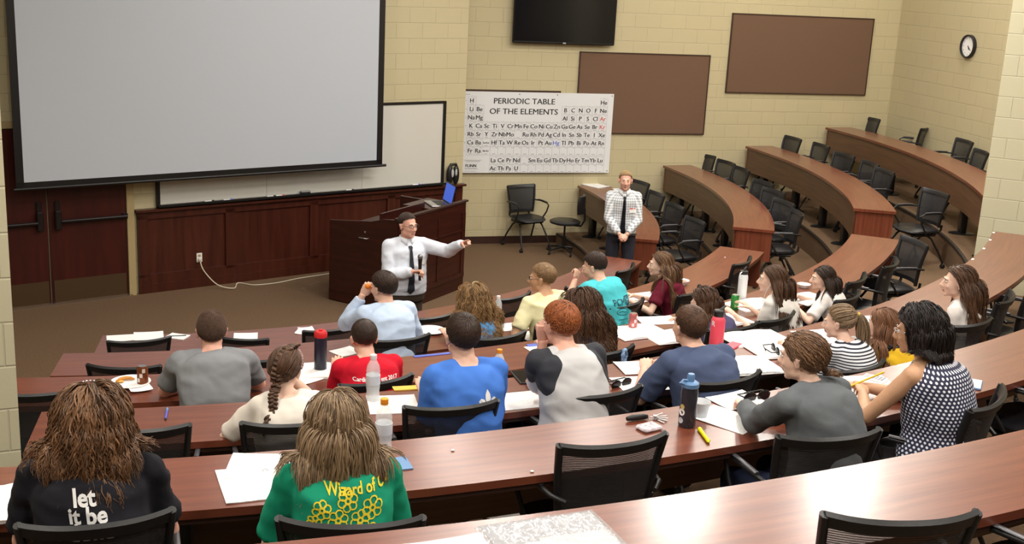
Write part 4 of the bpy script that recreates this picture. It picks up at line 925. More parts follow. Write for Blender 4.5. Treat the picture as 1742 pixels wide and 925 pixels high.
        for c in range(nch):
            off = nr.normal(0, 1, (len(G), 3)); off -= N_ * np.sum(off * N_, 1, keepdims=True) * .6; off *= h.get('spread', .0075 if not tie else .005)
            cl = (1 - .55 * f) if not tie else (1 - .8 * f); pts = G + off[:, None, :] * cl[None, :, None]
            if wav:
                arc = f * L0; ph = nr.uniform(0, 2 * PI, (len(G), 3)) if c % 2 else np.repeat(nr.uniform(0, 2 * PI, (len(G), 1)), 3, 1) + [0, 1.6, .5]
                amp = wav * np.clip(f * 3.2, 0, 1) * nr.uniform(.6, 1.2, (len(G), 1)); fr = wf * nr.uniform(.85, 1.15, (len(G), 1))
                for ax in (0, 1, 2): pts[:, :, ax] += amp * np.sin(fr * arc[None] * (1 + .1 * ax) + ph[:, ax:ax + 1]) * (1 if ax < 2 else .35)
            if c and not tie: k_ = nr.uniform(.86, 1.0, len(G)); pts = np.stack([np.stack([np.interp(f * k_[i], f, pts[i, :, a]) for a in range(3)], -1) for i in range(len(G))])
            SN.add(pts, nr.uniform(.65, 1.2, len(G)) * rk, np.clip(K * .6 + nr.rand(len(G)) * .4, 0, 1), N_, 4, .5, tip=.2 if not tie else .6)
        if tie:
            tl = h.get('tail', .2); tr = h.get('tailr', .03); dv = P.Hm.to_3x3() @ Vector(h.get('taildir', (0, -1, .1))); dv.normalize()
            if not h.get('braid'):
                G = []
                for i in range(h.get('tn', 80) * 3):
                    ph = rnd.uniform(0, 2 * PI); rr0 = math.sqrt(rnd.random()) * tr; pts = []; dirv = dv.copy(); p = tieP.copy(); L = tl * rnd.uniform(.7, 1.1)
                    for j in range(11):
                        f = j / 10; sp_ = math.sin(PI * min(.62, .08 + f * .6)) * rr0; u1 = dirv.orthogonal().normalized(); u2 = dirv.cross(u1)
                        pts.append(tuple(p + (u1 * math.cos(ph) + u2 * math.sin(ph)) * sp_ + Vector((math.cos(30 * f + ph), math.sin(20 * f + ph), 0)) * h.get('wave', 0) * f))
                        dirv = (dirv * .72 + down * .30).normalized(); p = push_out(P, p + dirv * L / 10, .012)
                    G.append(pts)
                SN.add(G, nr.uniform(.6, 1.2, len(G)) * rk, nr.rand(len(G)), np.tile((.3, .2, .9), (len(G), 1)), 4, .6)
            else:
                base = []; p = tieP.copy(); dirv = dv.copy()
                for j in range(60):
                    base.append(p.copy()); dirv = (dirv * .8 + down * .3).normalized(); p = push_out(P, p + dirv * tl / 60, .034)
                for k_ in range(3):
                    for sub in range(5):
                        pts = []; o_ = sub * 2 * PI / 5
                        for j, q_ in enumerate(base):
                            a = j / 60 * PI * 7 + k_ * 2 * PI / 3; tp = 1 - .45 * j / 60
                            pts.append(q_ + Vector((math.cos(a) * .017 * tp + .007 * tp * math.cos(o_), -.010 + .009 * math.sin(2 * a) * tp + .006 * tp * math.sin(o_), 0)))
                        lock(mb, pts, .0075, .1 + .8 * rnd.random(), 6, .8, tip=.6)
                for i in range(20):
                    ph = rnd.uniform(0, 6.3); q_ = base[-1]; lock(mb, [q_, q_ + Vector((.006 * math.cos(ph), .006 * math.sin(ph), -.02)), q_ + Vector((.009 * math.cos(ph), .008 * math.sin(ph), -.05 * rnd.uniform(.7, 1.1)))], .004, rnd.random(), 5)
                crest = [P.Hm @ Vector(c) for c in ((.02, .04, .125), (.015, .0, .128), (.01, -.05, .118), (.0, -.09, .085), (-.004, -.112, .04), (-.006, -.115, -.01), (-.004, -.108, -.05))]
                fine = [a.lerp(b_, j / 8) for a, b_ in zip(crest, crest[1:]) for j in range(8)]
                for k_ in range(3):
                    for sub in range(3):
                        pts = []
                        for j, q_ in enumerate(fine):
                            a = j / len(fine) * PI * 8 + k_ * 2 * PI / 3; n_ = (q_ - P.Hc).normalized(); pts.append(q_ + Vector((math.cos(a) * .019 + .006 * (sub - 1), 0, 0)) + n_ * (.008 * math.sin(2 * a) + .002 * (sub == 1)))
                        lock(mb, pts, .0075, .15 + .25 * k_ + .1 * sub, 6, .7, tip=.8)
    P.hair = SN.build('hair', mb, mat, body)
    if h.get('tie') and not h.get('braid'):
        b = MB(); dv = (P.Hm.to_3x3() @ Vector(h.get('taildir', (0, -1, .1)))).normalized(); tp = P.Hm @ Vector(h['tie']); b.tube([tp - dv * .004, tp + dv * .010], .014, 12); b.build('hair_tie', simple('hair_tie', srgb(*h.get('tiecol', (40, 30, 28))), .7), body, ang=50)
def glasses(P, mat, wide=True):
    b = MB(); H = P.Hm
    for s in (-1, 1):
        b.tube([H @ Vector((s * .030 + .023 * math.cos(a) * (1.1), .101 - .008 * abs(math.cos(a)) * (1 if math.cos(a) * s > 0 else 0), .004 + .015 * math.sin(a))) for a in [2 * PI * i / 14 for i in range(15)]], .0016, 6)
        b.tube([H @ Vector(q_) for q_ in ((s * .055, .092, .008), (s * .074, .075, .008), (s * .080, .02, .008), (s * .081, -.015, .0))], .0018, 6)
    b.tube([H @ Vector((-.008, .102, .006)), H @ Vector((.008, .102, .006))], .0016, 6)
    b.build('glasses', mat, P.body, smooth=True)
def print_on(P, geo, x, z, mat, name='shirt_print', front=False, off=.004, maxe=.007, y0=-1.0):
    """lay flat artwork (x,z) on the back (or front) of the shirt"""
    import bmesh
    bm = bmesh.new(); vs, fs = geo; V = [bm.verts.new((v[0], 0, v[1])) for v in vs]
    for f in fs:
        if len(set(f)) < 3: continue
        try: bm.faces.new([V[i] for i in f])
        except ValueError: pass
    bmesh.ops.triangulate(bm, faces=bm.faces)
    for _ in range(7):
        le = [e for e in bm.edges if e.calc_length() > maxe]
        if not le: break
        bmesh.ops.subdivide_edges(bm, edges=le, cuts=1); bmesh.ops.triangulate(bm, faces=[f for f in bm.faces if len(f.verts) > 3])
    dead = []
    sy = -1 if front else 1; cy = P.sp(.6).y
    for v in bm.verts:
        xx = (-v.co.x if front else v.co.x) + x; zz = v.co.z + z
        r = P.bvh.ray_cast(Vector((xx, cy + (1 if front else -1), zz)), Vector((0, sy * -1 if False else (-1 if front else 1), 0)))
        if r[0] is None: dead.append(v)
        else: v.co = r[0] + r[1] * off
    bmesh.ops.delete(bm, geom=dead, context='VERTS')
    me = bpy.data.meshes.new(name); bm.to_mesh(me); bm.free(); me.materials.append(mat)
    for p in me.polygons: p.use_smooth = True
    return link(name, me, P.body)
def strip_geo(lines, w):
    vs = []; fs = []
    for ln in lines:
        for (x0_, z0_), (x1_, z1_) in zip(ln, ln[1:]):
            d = Vector((x1_ - x0_, z1_ - z0_)); 
            if d.length < 1e-6: continue
            n_ = Vector((-d.y, d.x)).normalized() * w / 2; e_ = d.normalized() * w * .3; k = len(vs)
            vs += [(x0_ - e_.x + n_.x, z0_ - e_.y + n_.y), (x1_ + e_.x + n_.x, z1_ + e_.y + n_.y), (x1_ + e_.x - n_.x, z1_ + e_.y - n_.y), (x0_ - e_.x - n_.x, z0_ - e_.y - n_.y)]; fs.append((k, k + 3, k + 2, k + 1))
    return vs, fs
def merge_geo(*gs):
    vs = []; fs = []
    for g, dx, dz in gs:
        n = len(vs); vs += [(v[0] + dx, v[1] + dz) for v in g[0]]; fs += [tuple(i + n for i in f) for f in g[1]]
    return vs, fs
PANTS = {'jeans': fabric('denim_trousers', 38, 44, 66), 'dark': fabric('dark_trousers', 34, 32, 34), 'brown': fabric('brown_trousers', 62, 52, 45), 'navy': fabric('slate_trousers', 46, 46, 56)}
SHOE = simple('dark_shoe', (.02, .02, .022), .5)
def two_tone(name, c1, c2):
    m, t, b = nt(name); a = t.nodes.new('ShaderNodeAttribute'); a.attribute_name = 'sleeve'; g = t.nodes.new('ShaderNodeMath'); g.operation = 'GREATER_THAN'; g.inputs[1].default_value = 0; lk(t, a.outputs['Fac'], g.inputs[0])
    mx = t.nodes.new('ShaderNodeMix'); mx.data_type = 'RGBA'; mx.inputs[6].default_value = srgb(*c1); mx.inputs[7].default_value = srgb(*c2); lk(t, g.outputs[0], mx.inputs[0]); lk(t, mx.outputs[2], b.inputs['Base Color']); b.inputs['Roughness'].default_value = .85; return m
def stripes(name):
    m, t, b = nt(name); a = t.nodes.new('ShaderNodeAttribute'); a.attribute_name = 'uvp'; s_ = t.nodes.new('ShaderNodeSeparateXYZ'); lk(t, a.outputs['Vector'], s_.inputs[0])
    m1 = t.nodes.new('ShaderNodeMath'); m1.operation = 'MULTIPLY'; m1.inputs[1].default_value = 58; lk(t, s_.outputs[2], m1.inputs[0]); m2 = t.nodes.new('ShaderNodeMath'); m2.operation = 'FRACT'; lk(t, m1.outputs[0], m2.inputs[0])
    m3 = t.nodes.new('ShaderNodeMath'); m3.operation = 'GREATER_THAN'; m3.inputs[1].default_value = .58; lk(t, m2.outputs[0], m3.inputs[0])
    mx = t.nodes.new('ShaderNodeMix'); mx.data_type = 'RGBA'; mx.inputs[6].default_value = srgb(222, 224, 230); mx.inputs[7].default_value = srgb(28, 30, 46); lk(t, m3.outputs[0], mx.inputs[0]); lk(t, mx.outputs[2], b.inputs['Base Color']); b.inputs['Roughness'].default_value = .85; return m
def dots(name):
    m, t, b = nt(name); a = t.nodes.new('ShaderNodeAttribute'); a.attribute_name = 'uvp'; s_ = t.nodes.new('ShaderNodeSeparateXYZ'); lk(t, a.outputs['Vector'], s_.inputs[0])
    def M_(op, x, y=None, z=None):
        n = t.nodes.new('ShaderNodeMath'); n.operation = op
        for i, v in enumerate((x, y, z)):
            if v is None: continue
            if isinstance(v, (int, float)): n.inputs[i].default_value = v
            else: lk(t, v, n.inputs[i])
        return n.outputs[0]
    pz_ = .0165; v_ = M_('DIVIDE', s_.outputs[2], pz_); row = M_('FLOOR', v_); odd = M_('MULTIPLY', M_('MODULO', row, 2.0), .5)
    u_ = M_('ADD', M_('DIVIDE', s_.outputs[0], pz_ * 1.25), odd); fu = M_('SUBTRACT', M_('FRACT', u_), .5); fv = M_('SUBTRACT', M_('FRACT', v_), .5)
    dd = M_('SQRT', M_('ADD', M_('MULTIPLY', M_('MULTIPLY', fu, 1.25), M_('MULTIPLY', fu, 1.25)), M_('MULTIPLY', fv, fv))); inn = M_('LESS_THAN', dd, .33)
    mx = t.nodes.new('ShaderNodeMix'); mx.data_type = 'RGBA'; mx.inputs[6].default_value = srgb(38, 40, 66); mx.inputs[7].default_value = srgb(225, 228, 238); lk(t, inn, mx.inputs[0]); lk(t, mx.outputs[2], b.inputs['Base Color']); b.inputs['Roughness'].default_value = .8; return m
def checks(name):
    m, t, b = nt(name); a = t.nodes.new('ShaderNodeAttribute'); a.attribute_name = 'uvp'; s_ = t.nodes.new('ShaderNodeSeparateXYZ'); lk(t, a.outputs['Vector'], s_.inputs[0]); o_ = []
    for k_ in (0, 2):
        m1 = t.nodes.new('ShaderNodeMath'); m1.operation = 'MULTIPLY'; m1.inputs[1].default_value = 2 * PI / .030; lk(t, s_.outputs[k_], m1.inputs[0]); m2 = t.nodes.new('ShaderNodeMath'); m2.operation = 'SINE'; lk(t, m1.outputs[0], m2.inputs[0]); o_.append(m2.outputs[0])
    ad = t.nodes.new('ShaderNodeMath'); ad.operation = 'ADD'; lk(t, o_[0], ad.inputs[0]); lk(t, o_[1], ad.inputs[1]); mr = t.nodes.new('ShaderNodeMapRange'); mr.inputs['From Min'].default_value = -1.3; mr.inputs['From Max'].default_value = 1.6; lk(t, ad.outputs[0], mr.inputs[0])
    mx = t.nodes.new('ShaderNodeMix'); mx.data_type = 'RGBA'; mx.inputs[6].default_value = srgb(222, 224, 226); mx.inputs[7].default_value = srgb(140, 147, 156); lk(t, mr.outputs[0], mx.inputs[0]); lk(t, mx.outputs[2], b.inputs['Base Color']); b.inputs['Roughness'].default_value = .8; return m
M['print_white'] = simple('white_print', (.8, .8, .8), .7); M['print_yellow'] = simple('yellow_print', srgb(222, 200, 40), .7); M['print_green'] = simple('green_print', srgb(150, 190, 150), .8); M['print_navy'] = simple('navy_print', srgb(30, 60, 80), .7); M['print_gold'] = simple('gold_print', srgb(196, 176, 110), .8)
# ---------------------------------------------------------------- seated people
# arms: ((wrist), (elbow hint)) left then right; x, y from head, z above floor
def ar(wx=.10, wy=.24, wz=.79, ex=.17, ey=.04, ez=.50): return [((-wx, wy, wz), (-ex, ey, ez)), ((wx, wy, wz), (ex, ey, ez))]
def inw(px, py, k, extra=0):
    p = at(px, py, ZF(k) + 1.2); return math.degrees(math.atan2(CY - p.y, CX - p.x)) + extra
def est(px, py, k, face, lean, s, sitz):
    la = rad(lean); pts = [Vector((0, 0, sitz))]
    for a, L in zip([-la * .3, la * .45, la * 1.35, la * 1.9], [.14, .14, .14, .10]): pts.append(pts[-1] + Vector((0, math.sin(a), math.cos(a))) * L * s)
    na = la * 1.2; hl = pts[-1] + Vector((0, math.sin(na * .8 + .12), math.cos(na * .8 + .12))) * .142 * s + Vector((0, .012, 0)); ch = pts[3]
    hp = at(px, py, ZF(k) + hl.z); fa = rad(face); c = Vector((hp.x, hp.y, 0)) - Vector((math.cos(fa), math.sin(fa), 0)) * (hl.y - ch.y)
    return math.hypot(c.x - CX, c.y - CY) - RK(k) - DW, math.degrees(math.atan2(c.y - CY, c.x - CX))
def seat(px, py, k, label, yaw=0, lean=16, sc=1.0, **kw):
    face = inw(px, py, k, yaw); c0, th = est(px, py, k, face, lean, sc, .52)
    cand = sorted((c for c in CHAIRS if c['k'] == k), key=lambda c: abs(c['th'] - th)); ch = cand[0] if cand and abs(cand[0]['th'] - th) < 2.6 else None
    want = (ch['off'] if ch else .30) - .165; sz = .52; s2 = sc
    for i in range(12):
        c, th = est(px, py, k, face, lean, s2, sz); e = c - want
        if abs(e) < .01: break
        sz2 = min(.57, max(.47, sz - e * .22)); 
        if sz2 == sz: s2 = min(sc * 1.05, max(sc * .94, s2 * (1 - e * .15)))
        sz = sz2
    c, th = est(px, py, k, face, lean, s2, sz)
    if ch:
        r_new = RK(k) + DW + c + .18 + .12 * max(0, kw.get('girth', 1) - 1); d = pol(r_new, th if (k, ch['th']) in ((1, -50.8), (1, -38.2), (2, -71.8), (2, -50.6), (2, -40.8), (3, -49.9)) else ch['th']) - pol(RK(k) + DW + ch['off'], ch['th']); d = d * (.9 if d.length < .25 else .25 / d.length); ch['obj'].location.x += d.x; ch['obj'].location.y += d.y
    print('SEAT %-40s want %.2f got %.2f sitz %.2f sc %.2f moved %s' % (label[12:52], want, c, sz, s2, ('%.2f' % d.length) if ch else '-'))
    return person(px, py, ZF(k), label, face, lean=lean, sc=s2, sitz=sz, **kw)
WAVY = dict(style='long', len=.36, n=420, vol=.03, wave=.010, wf=55, r=.0075, puff=.02, back=.2)
STR = dict(style='long', len=.42, n=420, vol=.012, wave=.0015, wf=25, r=.0072, back=.35)
P1 = seat(360, 562, 2, 'person in a heather grey T-shirt with cropped hair, right of the soda can', lean=24, sc=1.02, girth=1.12, hair=dict(style='buzz'), haircol='buzz', skin='pink', shirt=dict(mat=fabric('heather_grey_cotton', 128, 130, 134)), arms=[((-.05, .20, .79), ('px', 258, 672, .77)), ((.05, .20, .79), ('px', 445, 655, .77))], sleeve=.72, shadd=.01)
P5 = seat(619, 575, 2, 'person in a red T-shirt with short black hair and bowed head', lean=22, sc=.97, hair=dict(style='short', len=.016, n=760, cap=1.04, vol=1.02, mess=.4), haircol='dark', hpitch=-14, skin='fair', shirt=dict(mat=fabric('red_cotton', 196, 22, 44)), arms=ar(.12, .2, .8, .2), sleeve=.75)
P6 = seat(652, 489, 1, 'person in a light blue shirt with dark hair eating at the second desk', lean=16, sc=.98, girth=1.05, hair=dict(style='short', len=.05, n=700, vol=1.1, mess=.7, crown=(0, -.3, .95)), haircol='dark', hyaw=24, hpitch=-6, skin='fair', shirt=dict(mat=fabric('light_blue_oxford', 190, 208, 234), name='dress_shirt', wr=.009), collar=True, arms=[((-.12, .12, 1.13), (-.34, .06, .70)), ((.14, .2, .79), (.32, 0, .7))], hands=(('grip', (-.3, -.9, .2)), 'rest'), sleeve=1.9)
P8 = seat(806, 508, 1, 'person with long curly golden-brown hair and a blue patterned top', lean=16, sc=.93, sex='f', hair=dict(style='long', len=.40, n=520, vol=.035, wave=.014, wf=85, r=.0072, puff=.022, back=.1), haircol='goldbrown', skin='fair', shirt=dict(mat=simple('blue_print_fabric', srgb(70, 120, 165), .8, var=.6, vscale=28)), arms=ar(), sleeve=.7)
P9 = seat(922, 473, 1, 'person in a pale yellow T-shirt with glasses and sandy hair', lean=12, sc=1.0, hair=dict(style='short', len=.03, n=700, vol=1.06, mess=.5, forward=True), haircol='sandy', hyaw=38, hpitch=-4, skin='tan', shirt=dict(mat=fabric('pale_yellow_cotton', 228, 222, 178)), arms=[((-.16, .10, .80), (-.34, -.06, .7)), ((.12, .2, .79), (.32, 0, .7))], sleeve=.8)
P12 = seat(1011, 453, 1, 'person in a turquoise T-shirt with dark hair, head bowed on one hand', lean=24, sc=1.0, hair=dict(style='short', len=.032, n=700, vol=1.06, mess=.5), haircol='dark', hyaw=26, hpitch=-18, skin='fair', shirt=dict(mat=fabric('turquoise_cotton', 76, 186, 196)), arms=[((-.07, .15, 1.02), (-.24, .18, .72)), ((.10, .2, .79), (.32, 0, .7))], hands=(('grip', (0, -1, .2)), 'rest'), sleeve=.75)
P13 = seat(1122, 450, 1, 'person in a maroon polo with long straight light brown hair', yaw=26, lean=16, sc=.94, sex='f', hair=dict(STR, len=.44, vol=.016, wave=.004), haircol='lightbrown', hyaw=16, skin='light', shirt=dict(mat=fabric('maroon_pique', 96, 22, 40), name='polo_shirt'), arms=[((-.18, .2, .80), (-.3, .06, .72)), ((.02, .22, .80), (.22, .0, .7))], sleeve=.7)
P10 = seat(985, 520, 2, 'person with long dark curly hair, just behind the turquoise shirt', lean=18, sc=.95, sex='f', hair=dict(style='long', len=.56, n=560, vol=.045, wave=.012, wf=70, r=.0074, puff=.03, back=.12), haircol='brown', skin='light', shirt=dict(mat=fabric('black_jersey', 34, 32, 38)), arms=ar(), sleeve=.7)
P14 = seat(1196, 515, 2, 'person with a short brown bob, beyond the coral flask', yaw=14, lean=26, sc=.92, sex='f', hair=dict(STR, len=.22, n=420, vol=.018, wave=.003), haircol='brown', hyaw=20, hpitch=-14, skin='light', shirt=dict(mat=fabric('patterned_dark_top', 70, 66, 96)), arms=[((-.34, -.06, .62), (-.22, -.1, .7)), ((.12, .2, .79), (.3, 0, .7))], hands=('grip', 'rest'), sleeve=.4)
P16 = seat(1312, 476, 2, 'person in a white top with long brown hair and white earphones', yaw=12, lean=16, sc=.93, sex='f', hair=dict(STR, len=.42), haircol='brown', hyaw=26, skin='light', shirt=dict(mat=fabric('white_cotton_a', 222, 218, 212)), arms=ar(.14, .2, .79, .18), sleeve=.6)
P17 = seat(1398, 474, 2, 'person in a loose white T-shirt with long dark hair, right of the earphones wearer', yaw=18, lean=18, sc=.90, sex='f', hair=dict(STR, len=.36, n=420), haircol='dark', hyaw=30, skin='light', shirt=dict(mat=fabric('white_cotton_b', 230, 224, 220)), arms=[((-.18, .16, .79), (-.3, -.02, .7)), ((.1, .2, .79), (.3, 0, .7))], sleeve=.8)
P2 = seat(485, 628, 3, 'person with a brown braid in a cream-white T-shirt', lean=14, sc=.94, sex='f', hair=dict(style='tied', n=420, vol=.008, r=.0074, tie=(-.004, -.108, -.055), taildir=(-.1, -.25, -1), braid=True, tail=.24), haircol='brown', hyaw=-26, hpitch=-10, hroll=6, skin='light', shirt=dict(mat=fabric('cream_cotton', 222, 214, 204)), arms=[((-.14, .2, .79), (-.3, 0, .72)), ((.03, .12, 1.0), (.26, .14, .72))], hands=('rest', ('grip', (0, -1, .2))), sleeve=.8, girth=1.08)
P7 = seat(786, 572, 3, 'person in a royal blue T-shirt with short dark hair and visible ears', lean=12, sc=1.03, hair=dict(style='short', len=.03, n=760, vol=1.05, mess=.45), haircol='dark', skin='fair', shirt=dict(mat=fabric('royal_blue_cotton', 72, 122, 210)), arms=ar(.12, .22, .80, .18), sleeve=.85, girth=1.0)
P11 = seat(953, 552, 3, 'person with red hair in a light grey T-shirt with black sleeves', lean=20, sc=1.0, hair=dict(style='short', len=.045, n=800, vol=1.12, mess=1.5, cap=1.08), haircol='red', hyaw=12, hpitch=-8, skin='pink', shirt=dict(mat=two_tone('two_tone_cotton', (196, 196, 198), (42, 44, 52)), raglan=1), arms=[((-.06, .075, 1.07), ('px', 915, 680, .77)), ((.10, .22, .79), (.32, 0, .7))], hands=(('grip', (-.2, -1, .2)), 'rest'), sleeve=.8, girth=1.05)
P15 = seat(1172, 556, 3, 'person in a navy polo shirt with short brown hair', lean=22, sc=1.02, girth=1.1, hair=dict(style='short', len=.028, n=760, vol=1.06, mess=.5, forward=True), haircol='brown', skin='fair', shirt=dict(mat=fabric('navy_heather_pique', 74, 86, 116), name='polo_shirt'), collar=True, arms=[((-.10, .24, .79), ('px', 1100, 655, .77)), ((.12, .22, .79), (.36, 0, .7))], sleeve=.85, shadd=.01)
P18 = seat(1427, 548, 3, 'person with a dark blond ponytail in a striped T-shirt', yaw=6, lean=20, sc=.90, sex='f', hair=dict(style='tied', n=420, vol=.008, r=.0072, tie=(.035, -.122, .055), taildir=(.1, -.5, -.3), tail=.19, tailr=.042, tn=120, tiecol=(200, 170, 80)), haircol='ash', hyaw=20, hpitch=-8, skin='light', shirt=dict(mat=stripes('striped_jersey'), wr=.004), arms=ar(), sleeve=.75)
P19 = seat(1500, 552, 3, 'person with straight auburn hair and a mustard yellow top', lean=20, sc=.90, sex='f', hair=dict(STR, len=.40, n=420, vol=.02), haircol='auburn', hyaw=8, skin='light', shirt=dict(mat=fabric('mustard_knit', 214, 172, 40)), arms=[((-.22, .2, .79), (-.3, 0, .72)), ((.1, .2, .79), (.3, 0, .7))], sleeve=.7)
P22 = seat(1628, 480, 3, 'person with long brown hair and a white top, rightmost of all the people', yaw=14, lean=10, sc=.94, sex='f', hair=dict(STR, len=.46, wave=.004, vol=.02), haircol='brown', hyaw=26, skin='light', shirt=dict(mat=fabric('white_blouse', 226, 220, 216)), arms=ar(.14, .2, .79, .18), sleeve=.6)
P3 = seat(156, 715, 4, 'person in a black lettered T-shirt with long wavy brown hair, at lower left', lean=12, sc=.98, sex='f', girth=1.22, hair=dict(WAVY, kids=15, len=.28, n=560, vol=.035, puff=.014, wave=.009, wf=62, r=.0075, back=.0), haircol='wavybrown', skin='pink', shirt=dict(mat=fabric('black_cotton', 30, 30, 36)), arms=ar(.14, .22, .80, .27, .04, .6), sleeve=.78, shadd=.03)
P4 = seat(572, 722, 4, 'person in a green printed T-shirt with long ash-brown hair', lean=14, sc=.98, sex='f', girth=1.1, hair=dict(STR, kids=14, len=.31, n=560, vol=.018, wave=.004, wf=40, puff=.0, r=.0075, back=.05), haircol='ash', skin='light', hroll=-3, shirt=dict(mat=fabric('green_cotton', 22, 138, 106)), arms=ar(.14, .22, .80, .25, .04, .6), sleeve=.85, shadd=.02)
P20 = seat(1365, 608, 4, 'person in a grey fleece jacket with a low messy ponytail', yaw=10, lean=20, sc=.96, sex='f', girth=1.14, hair=dict(style='tied', n=460, vol=.012, r=.0078, tie=(.03, -.095, -.055), taildir=(.8, -.5, -.1), tail=.11, tailr=.028, tn=60, wave=.006), haircol='lightbrown', hyaw=16, hpitch=-6, skin='light', shirt=dict(mat=fabric('grey_fleece', 96, 100, 104, bump=.16), name='fleece_jacket', wr=.011), collar=True, arms=[(('px', 1266, 690, .79), ('px', 1225, 790, .60)), ((.12, .22, .79), (.38, 0, .7))], hands=(('pen', (.3, 0, 1)), 'rest'), sleeve=1.95, pants='jeans', shadd=.02)
P21 = seat(1562, 563, 4, 'person in a navy polka dot sleeveless top writing with a yellow pencil', yaw=14, lean=16, sc=1.0, sex='f', girth=1.18, hair=dict(style='long', len=.18, n=620, kids=13, vol=.022, puff=.0, wave=.004, wf=30, r=.0075, back=.2), haircol='black', hyaw=14, hpitch=-8, skin='tan', shirt=dict(mat=dots('polka_dot_fabric'), name='sleeveless_top', wr=.004), arms=[(('px', 1468, 668, .80), ('px', 1472, 722, .76)), ((.06, .30, .80), (.3, .06, .66))], hands=(('pen', (.35, 0, 1)), 'rest'), sleeve=None, pants='dark', neckw=1.05)
# ---------------------------------------------------------------- the two standing men
def stander(px, py, z, label, face, **kw): return person(px, py, z, label, face, stand=True, **kw)
c1 = at(694, 383, 1.69); f1 = math.degrees(math.atan2(-c1.y, -c1.x))
P23 = stander(694, 383, 0, 'man in a white shirt and dark tie, holding a microphone and pointing', f1 + 20, lean=1, sc=1.0, girth=1.16, hair=dict(style='short', len=.024, n=700, vol=1.02, cap=1.03, mess=.25), haircol='dark', hyaw=18, skin='pink', hem=.05, shirt=dict(mat=fabric('pale_blue_white_shirt', 212, 218, 230), name='dress_shirt', wr=.009), collar=True,
   arms=[((-.40, .42, 1.50), (-.42, .1, 1.15)), ((.02, .22, 1.20), (.34, -.04, 1.1))], hands=(('point', (-.2, .1, 1)), ('grip', (.5, -.6, .5))), sleeve=1.96, pants='brown', jaw=1.15)
c2 = at(1064, 306, 1.66); f2 = math.degrees(math.atan2(-c2.y, -c2.x))
P24 = stander(1064, 307, ZF(0), 'man in a grey checked shirt and black tie, hands clasped', f2 + 6, lean=2, sc=.955, girth=1.0, hem=.06, hair=dict(style='short', len=.022, n=700, vol=1.02, cap=1.03, mess=.25), haircol='blondeman', hyaw=-2, skin='pink', shirt=dict(mat=checks('grey_check_fabric'), name='dress_shirt', wr=.007), collar=True,
   arms=[((-.045, .20, .93), (-.36, -.06, 1.05)), ((.045, .20, .93), (.36, -.06, 1.05))], hands=(('grip', (-.3, .9, .3)), ('grip', (.3, .9, .3))), sleeve=1.9, pants='navy')
for P in PEOPLE:
    k_ = int(round((P.W.translation.z - ZF(0)) / .3068)); lo_ = P.W.translation; ch_ = P.W @ P.sp(.75); e_ = RK(k_) + DW
    print('PPL %-50s head %.2f hips %.2f chest %.2f hz %.2f' % (P.label[:50], P.rh - e_, math.hypot(lo_.x - CX, lo_.y - CY) - e_, math.hypot(ch_.x - CX, ch_.y - CY) - e_, P.Hc.z)) if k_ >= 0 else None
if 0: print('PPL %-60s rhead-edge %.2f head z %.2f' % (P.label[:60], P.rh - 0, P.Hc.z))
# ================================================================= WHAT THE PEOPLE WEAR AND HOLD
def child(P, b, name, mat, smooth=True, ang=None): return b.build(name, mat, P.body, smooth=smooth, ang=ang)
def tie(P, mat, top, bot, wid=.036):
    zt = P.C7.z - top; zb = P.pz + bot; L = zt - zb
    vs = [(-.016, 0), (.016, 0), (.020, -.012), (.012, -.036), (-.012, -.036), (-.020, -.012), (.014, -.036), (wid, -L + .04), (0, -L), (-wid, -L + .04), (-.014, -.036)]
    fs = [(0, 5, 2, 1), (5, 4, 3, 2), (10, 9, 7, 6), (9, 8, 7)]; fs = [(0, 1, 2, 5), (5, 2, 3, 4), (10, 6, 7, 9), (9, 7, 8)]
    return print_on(P, (vs, fs), 0, zt, mat, 'necktie', front=True, off=.009, maxe=.02)
def tagp(P, x, z, w, h, mats, name='name_tag'):
    o = print_on(P, ([(-w / 2, -h / 2), (w / 2, -h / 2), (w / 2, h / 2), (-w / 2, h / 2)], [(0, 1, 2, 3)]), x, z, mats, name, front=True, off=.008, maxe=.02); return o
tie(P23, fabric('charcoal_tie', 44, 46, 54, .5), .035, .02); tie(P24, fabric('black_tie', 20, 20, 26, .5), .035, .0, .032)
tagp(P23, -.115, P23.C7.z - .19, .085, .045, M['paper'])
tagp(P24, -.105, P24.C7.z - .19, .085, .060, M['paper']); tagp(P24, -.105, P24.C7.z - .168, .085, .018, simple('red_tag_band', srgb(190, 60, 66), .6), 'name_tag_band')
glasses(P23, M['black']); glasses(P9, M['black']); glasses(P21, M['silver'])
b = MB()
for P in (P23, P24):
    b = MB(); c = P.sp(.06); hw, hd = lerp_tab(P.T, .06); b.tube([(c.x + (hw * P.s * P.girth + .012) * math.cos(a), c.y + (hd * P.s * P.girth + .014) * math.sin(a), P.pz + (.045 if P is P23 else -.005)) for a in [2 * PI * i / 30 for i in range(31)]], .016, 8, .4, up=(0, 0, 1)); child(P, b, 'belt', M['seat'])
for P, cm in ((P23, fabric('white_collar', 220, 224, 234)), (P24, fabric('pale_check_collar', 214, 217, 220))):
    b = MB(); rs = []; nr_ = .056 * P.s * 1.2
    for i in range(25):
        a = rad(90 + 14 + (360 - 28) * i / 24); fr = max(0, math.sin(a)) ** 3; c = P.C7 + P.nk * .02; dx, dy = math.cos(a), math.sin(a)
        top = c + Vector((dx * nr_, dy * nr_ + .004, .026 - .018 * fr)); bot = c + Vector((dx * nr_ * (1.28 + .12 * fr), dy * nr_ * (1.26 + .30 * fr), -.016 - .038 * fr)); nrm = Vector((dx, dy, .3)) * .0035
        rs.append([top - nrm, top + nrm, bot + nrm, bot - nrm])
    b.rings(rs); child(P, b, 'shirt_collar', cm)
